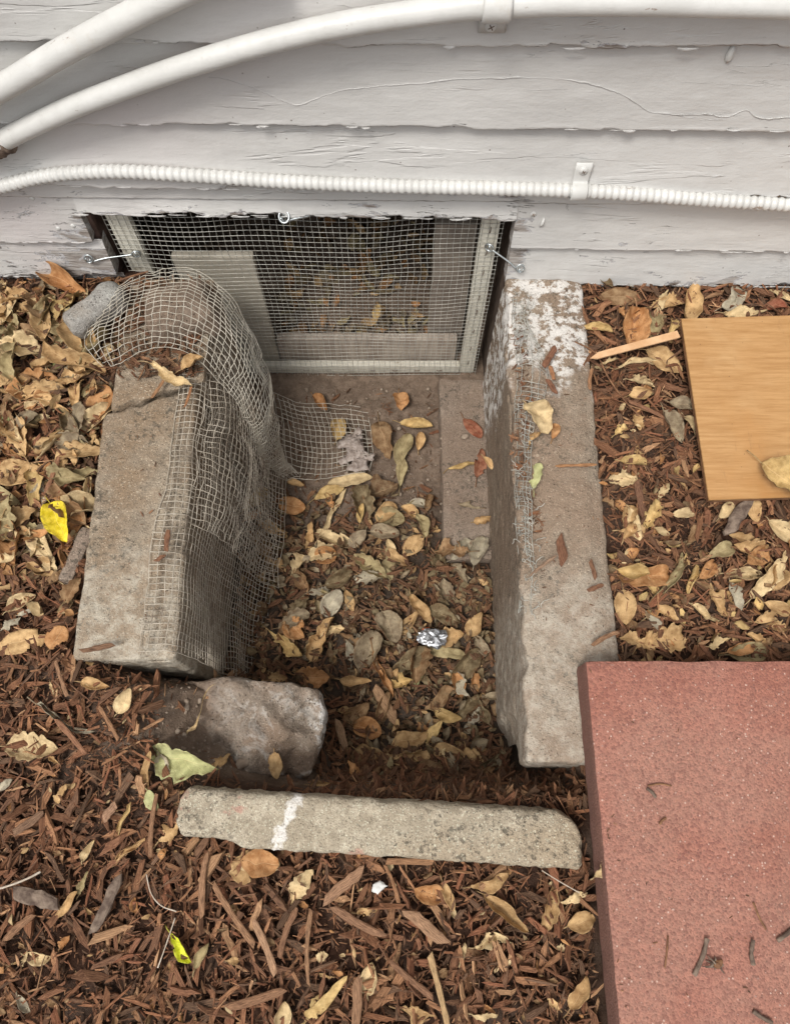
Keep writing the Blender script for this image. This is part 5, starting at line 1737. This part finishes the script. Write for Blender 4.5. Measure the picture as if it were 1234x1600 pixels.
tag(chips(30000, outside_sampler, 0.006, 0.049, 0.020, 1.0, 1).build('mulch', M['chip'], smooth=False), 'reddish brown bark mulch spread round the curbs', 'mulch', kind='stuff')
tag(chips(9000, outside_sampler, 0.012, 0.046, 0.024, 1.2, 22, wk=0.42).build('mulch_splinters', M['chip'], smooth=False), 'thin reddish bark splinters among the mulch', 'mulch', kind='stuff')
tag(chips(36000, outside_sampler, 0.003, 0.018, 0.018, 0.9, 2).build('mulch_fines', M['chip'], smooth=False), 'fine shredded bark between the mulch chips', 'mulch', kind='stuff')
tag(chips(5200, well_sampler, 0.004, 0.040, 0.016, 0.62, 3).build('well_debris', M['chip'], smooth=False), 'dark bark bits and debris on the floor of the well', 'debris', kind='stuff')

def ledge_sampler(n, R):
    y = R.uniform(0.42, 0.84, n)
    x = 0.232 + R.normal(0, 0.008, n) + 0.012 * np.sin(y * 19)
    return x, y
tag(chips(230, ledge_sampler, 0.004, 0.020, 0.006, 1.0, 8, zf=0.026).build('bark_crumbs', M['chip'], smooth=False), 'bark crumbs caught in the wire along the right curb', 'debris', kind='stuff')
def tops_sampler(n, R):
    a = R.random(n) < 0.5
    x = np.where(a, R.uniform(-0.52, -0.37, n), R.uniform(0.23, 0.35, n))
    y = R.uniform(0.24, 0.93, n)
    return x, y
tag(chips(70, tops_sampler, 0.003, 0.011, 0.001, 0.9, 9, zf=0.034).build('bark_crumbs', M['chip'], smooth=False), 'scattered bark crumbs on top of both concrete curbs', 'debris', kind='stuff')
def patch_sampler(n, R):
    x, y = R.uniform(-0.47, -0.10, n), R.uniform(0.02, 0.21, n)
    k = (R.random(n) < 0.35 + 0.65 * sstep(-0.34, -0.42, x)) & ~((x > -0.30) & (y > 0.06))
    return x[k], y[k]
tag(chips(420, patch_sampler, 0.004, 0.032, 0.006, 0.85, 12, lift=0.002).build('bark_crumbs', M['chip'], smooth=False), 'bark bits strewn over the soil patch beside the broken chunk', 'debris', kind='stuff')
def rear_sampler(n, R):
    return R.uniform(-0.27, 0.21, n), R.uniform(0.6, 0.965, n)
tag(chips(330, rear_sampler, 0.003, 0.022, 0.002, 0.75, 13, lift=0.002).build('bark_crumbs', M['chip'], smooth=False), 'bark bits on the bare soil at the rear of the well', 'debris', kind='stuff')
def lip_sampler(n, R):
    x = R.uniform(-0.14, 0.32, n)
    y = np.where(x < -0.09, R.uniform(0.0, 0.20, n), R.uniform(-0.005, 0.085, n))
    k = (x < 0.212) | (y < 0.05)
    return x[k], y[k]
tag(chips(2300, lip_sampler, 0.005, 0.036, 0.022, 0.85, 17).build('bark_debris', M['chip'], smooth=False), 'bark debris spilling into the well behind the edging stone', 'debris', kind='stuff')
def hood_sampler(n, R):
    return R.uniform(-0.53, -0.36, n), R.uniform(0.73, 0.945, n)
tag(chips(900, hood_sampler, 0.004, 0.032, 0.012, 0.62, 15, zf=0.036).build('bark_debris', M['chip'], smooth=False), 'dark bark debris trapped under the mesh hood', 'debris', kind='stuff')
def paver_sampler(n, R):
    x = np.where(R.random(n) < .4, 0.292 + 0.02 * R.random(n) ** 2, R.uniform(0.30, 0.7, n))
    return x, R.uniform(-0.30, 0.19, n)
tag(chips(60, paver_sampler, 0.002, 0.007, 0.001, 0.8, 10, zf=0.1008).build('bark_crumbs', M['chip'], smooth=False), 'fine bark crumbs scattered on the red paver', 'debris', kind='stuff')
def crumbs(n, sampler, l0, l1, pal, seed, lift=0.006, spread=0.02, bright=1.0):
    R = np.random.default_rng(seed)
    x, y = sampler(n, R)
    n = len(x)
    z = ground_h(x, y) + lift + spread * R.random(n)
    L = R.uniform(l0, l1, n)
    Wd = L * R.uniform(.3, .75, n)
    nu = nv = 4
    t, s = np.meshgrid(np.linspace(-.5, .5, nu), np.linspace(-.5, .5, nv), indexing='ij')
    t, s = t.ravel(), s.ravel()
    V = np.zeros((n, 16, 3))
    prof = np.array([np.interp(q, (-.5, -.17, .17, .5), (.25, .95, 1, .3)) for q in t])
    V[..., 0] = t * L[:, None] * (1 + R.normal(0, .08, (n, 16)))
    V[..., 1] = s * prof * Wd[:, None] * (1 + R.normal(0, .18, (n, 16)))
    cur = R.uniform(-.6, 1.4, (n, 1))
    V[..., 2] = cur * s ** 2 * Wd[:, None] * 2 + R.uniform(-.8, .8, (n, 1)) * t ** 2 * L[:, None] + R.normal(0, .045, (n, 16)) * L[:, None]
    for ax, ang in (((1, 2), R.normal(0, .5, n)), ((0, 2), R.normal(0, .35, n)), ((0, 1), R.uniform(0, 6.28, n))):
        c, q = np.cos(ang)[:, None], np.sin(ang)[:, None]
        a, b = V[..., ax[0]].copy(), V[..., ax[1]].copy()
        V[..., ax[0]], V[..., ax[1]] = a * c - b * q, a * q + b * c
    V += np.stack([x, y, z], 1)[:, None, :]
    P_ = np.array([PAL[k] for k in pal])
    col = P_[R.integers(0, len(P_), n)] * R.uniform(.7, 1.15, (n, 1)) * bright
    out = MB()
    Fc = (gridf(4, 4)[None] + (np.arange(n) * 16)[:, None, None]).reshape(-1, 4)
    uv = np.stack([t + .5, s * 0.8 + .5], 1)
    out.add(V.reshape(-1, 3), Fc, np.repeat(col, 16, 0), np.tile(uv, (n, 1)))
    return out
def left_sampler(n, R):
    x = R.uniform(-0.90, -0.50, n)
    y = R.uniform(0.28, 0.965, n)
    k = cull(x, y, 0.0)
    k &= R.random(n) < sstep(0.25, 0.40, y)
    return x[k], y[k]
def right_sampler(n, R):
    x = R.uniform(0.36, 0.95, n)
    y = R.uniform(0.20, 0.965, n)
    k = cull(x, y, 0.0) & ((y < 0.45) | (R.random(n) < 0.35))
    return x[k], y[k]
def low_sampler(n, R):
    x = R.uniform(-0.75, 0.30, n)
    y = R.uniform(-0.40, 0.25, n)
    k = cull(x, y, 0.0) & ~((wellness(x, y) > .3) & (y > 0.02))
    return x[k], y[k]
def cellar_sampler(n, R):
    return R.uniform(-0.28, 0.2, n) , 1.09 + 0.35 * R.random(n) ** 1.6
for nm, args in (('leaf_litter', (900, left_sampler, .010, .034, 'TTPPOBLGD', 1, .004, .018)),
                 ('leaf_litter', (520, right_sampler, .008, .028, 'TPOBQD', 2, .006, .014)),
                 ('leaf_litter', (420, low_sampler, .005, .016, 'TPOBB', 3, .010, .010)),
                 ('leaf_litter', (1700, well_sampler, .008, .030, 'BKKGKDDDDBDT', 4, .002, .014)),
                 ('leaf_litter', (260, cellar_sampler, .015, .05, 'TGLKBO', 5, .004, .02))):
    lb = {1: 'small dry leaf crumbs left of the left curb', 2: 'small dry leaf crumbs in the right hand mulch strip', 3: 'sparse leaf crumbs on the mulch in front', 4: 'decayed leaf crumbs on the well floor', 5: 'leaf litter on the crawlspace soil behind the screen'}[args[5]]
    o = crumbs(*args).build(nm, M['leaf'])
    tag(o, lb, 'leaf litter', kind='stuff')

# ------------------------------------------------------------------ single wood pieces, twigs, stones
def chip_obj(u, v, Lpx, ang, wpx, col, label, name='wood_chip', mat=None, h=0.016, tilt=0.0, th=0.4, cat='wood chip', seed=0):
    p = at(u, v, 0)
    for _ in range(5):
        p = at(u, v, surf_z(p.x, p.y) + h)
    ca, sa = math.cos(math.radians(ang)), math.sin(math.radians(ang))
    a = at(u - ca * Lpx / 2, v + sa * Lpx / 2, p.z)
    b = at(u + ca * Lpx / 2, v - sa * Lpx / 2, p.z)
    L = (b - a).length
    d = (b - a).normalized()
    w = wpx * L / Lpx
    y = Vector((0, 0, 1)).cross(d)
    R = random.Random(seed + int(u * 7 + v))
    n, m = 9, 8
    V, uv = [], []
    bow = R.uniform(-.03, .05) * L
    skew = R.uniform(-1.3, 1.3)
    for i in range(n):
        t = i / (n - 1)
        f = R.uniform(.82, 1.1) * (1 if 0 < i < n - 1 else R.uniform(.45, .95))
        cpt = a.lerp(b, t + (R.uniform(-.02, .02))) + y * (bow * math.sin(math.pi * t)) + Vector((0, 0, tilt * (t - .5) * L))
        for j in range(m):
            q = 2 * math.pi * (j + .5) / m
            cx = math.copysign(abs(math.cos(q)) ** 0.6, math.cos(q))
            cz = math.copysign(abs(math.sin(q)) ** 0.6, math.sin(q))
            V.append(list(cpt + d * (cx * w * 0.35 * skew) + y * (cx * w / 2 * f * R.uniform(.9, 1.1)) + Vector((0, 0, cz * w * th / 2 * f * R.uniform(.8, 1.2)))))
            uv.append((t * L * 12, j / m * w * 40))
    mb = MB()
    mb.add(V, [tuple(q) for q in gridf(n, m, True)] + [tuple(range(m)), tuple((n - 1) * m + j for j in range(m))[::-1]], col, uv)
    o = mb.build(name, M[mat or 'chip'], smooth=False, loc=tuple(p))
    return tag(o, label, cat)
for a in (
 (320, 1382, 98, 86, 11, (.38, .20, .11), 'long upright tan wood chip below the edging stone, left of the large leaf'),
 (366, 1430, 118, -56, 10, (.33, .17, .09), 'long thin wood chip slanting down right, below the large tan leaf'),
 (413, 1480, 92, -68, 13, (.50, .29, .17), 'thick pale wood chip right of the slanting thin one'),
 (450, 1458, 84, 70, 12, (.24, .11, .06), 'brown wood chip slanting up right beside the thick pale one'),
 (484, 1480, 120, 88, 8, (.36, .19, .10), 'long upright wood chip near the bottom, middle left'),
 (537, 1384, 80, 38, 17, (.40, .22, .13), 'broad tan wood chip just below the edging stone'),
 (612, 1382, 62, -70, 7, (.36, .17, .08), 'thin reddish wood chip right of the white paint flake'),
 (665, 1448, 78, -42, 20, (.42, .24, .14), 'broad pale wood chip below the middle of the edging stone'),
 (560, 1440, 92, -30, 12, (.28, .14, .08), 'long brown wood chip left of the broad pale one'),
 (686, 1550, 118, -76, 12, (.60, .40, .20), 'long split yellow wood stick at the bottom edge'),
 (642, 1530, 88, -40, 10, (.22, .10, .055), 'brown wood chip left of the split yellow stick'),
 (556, 1570, 84, 88, 18, (.34, .18, .10), 'wide upright wood chip at the bottom edge'),
 (640, 1346, 74, 0, 11, (.36, .18, .09), 'level wood chip under the lower side of the edging stone'),
 (400, 1560, 92, 18, 14, (.27, .13, .07), 'wood chip at the bottom edge, left of the pale round leaf'),
 (30, 1450, 62, 42, 14, (.30, .15, .08), 'broad wood chip at the left border low down'),
 (172, 1268, 32, 50, 16, (.42, .24, .15), 'short pale wood chip left of the rolled yellow leaf'),
 (45, 1285, 56, 35, 14, (.20, .11, .07), 'grey brown wood chip at the left border'),
 (110, 1150, 70, -50, 8, (.30, .13, .07), 'thin wood chip between the grey rolled and the pale toothed leaf'),
 (170, 1130, 62, -60, 6, (.36, .18, .09), 'thin sliver below the left curb front end'),
 (232, 1135, 56, 28, 5, (.38, .20, .10), 'straight sliver lying towards the soil below the left curb'),
 (240, 1290, 100, 84, 9, (.30, .15, .08), 'long upright wood chip just left of the edging stone'),
 (601, 1100, 62, -58, 16, (.48, .29, .16), 'pale wood chip in the front of the well'),
 (537, 1162, 78, -76, 14, (.48, .30, .18), 'long pale wood chip right of the broken chunk'),
 (858, 557, 38, 58, 9, (.20, .07, .04), 'reddish wood chip on the rear part of the right curb'),
 (862, 604, 26, -60, 8, (.20, .07, .04), 'small dark wood chip above the cream leaf on the curb'),
 (862, 582, 22, -75, 6, (.42, .18, .08), 'small orange wood chip on the right curb between two dark ones'),
 (877, 860, 42, -78, 14, (.17, .06, .035), 'dark red bark chip lying on the middle of the right curb'),
 (900, 727, 64, 2, 5, (.44, .21, .09), 'thin orange sliver lying across the right curb'),
 (848, 884, 50, 38, 6, (.30, .20, .14), 'thin grey sliver on the right curb below the bark chip'),
 (926, 890, 30, -72, 7, (.17, .07, .04), 'small upright bark chip near the outer edge of the right curb'),
 (930, 918, 26, 22, 7, (.18, .07, .04), 'small slanting bark chip near the outer edge of the right curb'),
 (945, 998, 46, 28, 7, (.30, .16, .09), 'wood sliver over the outer edge of the right curb above the paver'),
 (923, 592, 34, 84, 5, (.36, .17, .08), 'thin orange wood chip on the outer side of the right curb'),
 (152, 1012, 52, 12, 9, (.18, .09, .055), 'brown bark chip lying on the front of the left curb'),
 (262, 845, 34, 84, 8, (.20, .08, .045), 'reddish bark chip on the mesh edge of the left curb'),
 (250, 872, 16, 40, 8, (.20, .08, .045), 'tiny bark chip below the reddish one on the left curb'),
 (252, 600, 54, 56, 5, (.38, .19, .09), 'thin stick lying on the torn leaf in front of the hood'),
 (294, 620, 34, 72, 4, (.40, .17, .07), 'short orange stick right of the torn leaf by the hood'),
 (1010, 640, 62, -25, 7, (.26, .11, .06), 'long wood chip in the right strip, left of the greyish leaf'),
 (1000, 780, 60, -78, 12, (.16, .065, .04), 'dark wood chip right of the pale ragged leaf'),
 (82, 742, 60, 70, 7, (.30, .13, .07), 'thin brown stick above the bright yellow leaf'),
 (96, 1060, 60, -72, 6, (.34, .18, .10), 'thin sliver in the mulch left of the curb front end'),
):
    chip_obj(*a)
chip_obj(57, 1404, 70, -14, 24, (.2, .2, .2), 'thick dark grey bark piece near the left border', 'bark_piece', 'bark', 0.022, cat='bark', th=.6)
chip_obj(166, 1412, 96, 66, 20, (.2, .2, .2), 'large upright grey bark piece left of centre in the mulch', 'bark_piece', 'bark', 0.024, cat='bark', th=.6)
chip_obj(1152, 810, 56, 62, 18, (.2, .2, .2), 'dark bark piece below the lower edge of the laminate board', 'bark_piece', 'bark', 0.020, cat='bark', th=.6)

def twig(pts, r, mat, label, h=0.026):
    P = []
    for u, v in pts:
        p = at(u, v, 0)
        for _ in range(5):
            p = at(u, v, surf_z(p.x, p.y) + h)
        P.append(p)
    Q = smooth_path(P, 30)
    mb = MB()
    tube(mb, Q, r * (1 + 0.2 * vnoise(Q, 200, 1)), 7)
    return tag(mb.build('twig', M[mat], loc=tuple(P[len(P) // 2])), label, 'twig')
twig([(-12, 1392), (20, 1382), (45, 1372), (64, 1362)], 0.0016, 'twig', 'pale thin twig at the left border above the dark bark piece')
twig([(229, 1366), (236, 1395), (252, 1415), (276, 1424)], 0.0009, 'twig', 'thin pale hooked twig in the mulch below the edging stone')
twig([(274, 1434), (262, 1470), (247, 1512)], 0.0009, 'twig', 'straight pale twig left of the bright yellow green leaf')
twig([(846, 1360), (875, 1378), (905, 1395)], 0.0008, 'twig', 'thin pale twig from the right end of the edging stone')
twig([(898, 534), (930, 552), (950, 590), (975, 625), (1000, 652)], 0.0016, 'browntwig', 'long brown twig reaching from the right curb into the mulch', 0.012)
twig([(180, 440), (205, 432), (232, 424)], 0.0018, 'browntwig', 'brown twig at the top of the mesh hood', 0.10)
twig([(1012, 1228), (1030, 1225), (1048, 1228)], 0.0012, 'browntwig', 'short brown twig lying level on the red paver', 0.001)
twig([(1043, 1462), (1041, 1490), (1038, 1512)], 0.0013, 'browntwig', 'short upright twig on the red paver', 0.001)
twig([(1176, 1410), (1186, 1435), (1196, 1452)], 0.0013, 'browntwig', 'thin slanting twig on the right of the red paver', 0.001)
twig([(1176, 1468), (1173, 1490), (1176, 1508)], 0.0028, 'bark', 'thick dark twig upright on the right of the red paver', 0.002)
twig([(1214, 1470), (1225, 1462), (1240, 1450)], 0.0028, 'bark', 'dark twig at the right border of the red paver', 0.002)
twig([(1176, 1580), (1190, 1590), (1206, 1598)], 0.0026, 'bark', 'dark twig at the bottom edge of the red paver', 0.002)
twig([(1104, 1466), (1098, 1492), (1084, 1524)], 0.0030, 'bark', 'split grey stalk lying on the red paver', 0.002)
twig([(1010, 1232), (1018, 1238), (1024, 1246)], 0.0024, 'bark', 'small dark chip on the red paver below the level twig', 0.001)
twig([(1030, 1288), (1034, 1282), (1040, 1278)], 0.0022, 'browntwig', 'tiny brown chip in the upper half of the red paver', 0.001)
# dried seed head on the paver
t = empty('seed_head', tuple(at(1120, 1506, 0.1005)), 'dried brown seed head lying beside the grey stalk on the paver', 'seed head')
mb = MB()
pc = at(1120, 1506, 0.104)
R_s = random.Random(12)
for k in range(11):
    a = R_s.uniform(0, 6.28)
    d = Vector((math.cos(a), math.sin(a), 0))
    e = Vector((-d.y, d.x, 0)) * R_s.uniform(-.7, .7)
    l = R_s.uniform(0.006, 0.021)
    o_ = Vector((R_s.uniform(-.006, .006), R_s.uniform(-.004, .004), 0))
    tube(mb, smooth_path([pc + o_, pc + o_ + d * l * .5 + Vector((0, 0, R_s.uniform(0, .006))), pc + o_ + d * l + e * l * .6 - Vector((0, 0, 0.002))], 9), np.array([1.4, 1.6, 1.7, 1.6, 1.5, 1.3, 1.0, .8, .4]) * 0.001 * R_s.uniform(.5, 1.2), 5)
mb.build('sepal', M['bark'], t)
mb = MB()
th, ph = np.linspace(0, math.pi, 8), np.linspace(0, 2 * math.pi, 14, endpoint=False)
T_, Ph = np.meshgrid(th, ph, indexing='ij')
Q = np.stack([np.sin(T_) * np.cos(Ph), np.sin(T_) * np.sin(Ph), 0.6 * np.cos(T_)], -1).reshape(-1, 3) * 0.006
mb.add(Q * (1 + 0.5 * fbm(Q, 260, 3, 3))[:, None] + np.array(pc + Vector((0, 0, 0.003))), gridf(8, 14, True))
mb.build('core', M['browntwig'], t)

# foil scrap, paint flake, pebbles
def blob(p, rx, ry, rz, seed, amp=0.25, rot=0.0, nu=12, nv=20, freq=None):
    th, ph = np.linspace(0, math.pi, nu), np.linspace(0, 2 * math.pi, nv, endpoint=False)
    T_, Ph = np.meshgrid(th, ph, indexing='ij')
    Q = np.stack([np.sin(T_) * np.cos(Ph), np.sin(T_) * np.sin(Ph), np.cos(T_)], -1).reshape(-1, 3)
    Q = Q * (1 + amp * fbm(Q, freq or 1.7, 4, seed))[:, None] * np.array((rx, ry, rz))
    c, s = math.cos(rot), math.sin(rot)
    Q[:, 0], Q[:, 1] = Q[:, 0] * c - Q[:, 1] * s, Q[:, 0] * s + Q[:, 1] * c
    return Q + np.array(p), gridf(nu, nv, True)
mb = MB()
p = at(676, 996, -0.302)
mb.add(*blob(p, 0.030, 0.019, 0.010, 4, 0.33, -0.1, 26, 40, 2.4))
tag(mb.build('foil_scrap', M['foil'], smooth=False, loc=tuple(p)), 'crumpled silver foil scrap among the leaves in the well', 'foil')
put_leaf(664, 988, 24, 50, .5, (.55, .09, .03), 'ragged', 'small bright red scrap lying on the foil', h=0.028)
mb = MB()
p = at(592, 1386, 0.030)
mb.add(*blob(p, 0.010, 0.006, 0.002, 8, 0.5, 0.3))
tag(mb.build('paint_flake', M['flake'], loc=tuple(p)), 'white paint flake on the mulch below the edging stone', 'paint flake')
mb = MB()
R_ = random.Random(4)
for k in range(520):
    if k < 330:
        x, y = R_.uniform(-0.25, 0.21), R_.uniform(0.60, 0.96)
    else:
        x, y = R_.uniform(-0.46, -0.27), R_.uniform(0.04, 0.2)
    z = surf_z(x, y) - 0.006
    if y < 0.3:
        z = gh(x, y)
    r = (0.0012 + 0.005 * R_.random() ** 2.5) * (1 if R_.random() < .94 else 1.8)
    mb.add(*blob((x, y, z), r, r * R_.uniform(.6, 1), r * .6, k, .3, R_.uniform(0, 6), 6, 8))
tag(mb.build('grit', M['pebble'], loc=(0, 0.7, -0.36)), 'pebbles and grit on the bare soil of the well', 'grit', kind='stuff')
for (u, v, r, lab) in ((705, 690, .0045, 'tiny pale pebble on the ledge in the well'), (726, 682, .010, 'flat grey stone beside the dark red leaf on the ledge'), (381, 1190, .016, 'small tan stone in front of the chunk'), (597, 668, .006, 'small pebble on bare soil in the well')):
    p = at(u, v, 0)
    for _ in range(5):
        p = at(u, v, surf_z(p.x, p.y))
    mb = MB()
    mb.add(*blob(p, r, r * .75, r * .5, int(u), .3, .5))
    tag(mb.build('pebble', M['pebble'], loc=tuple(p)), lab, 'stone')
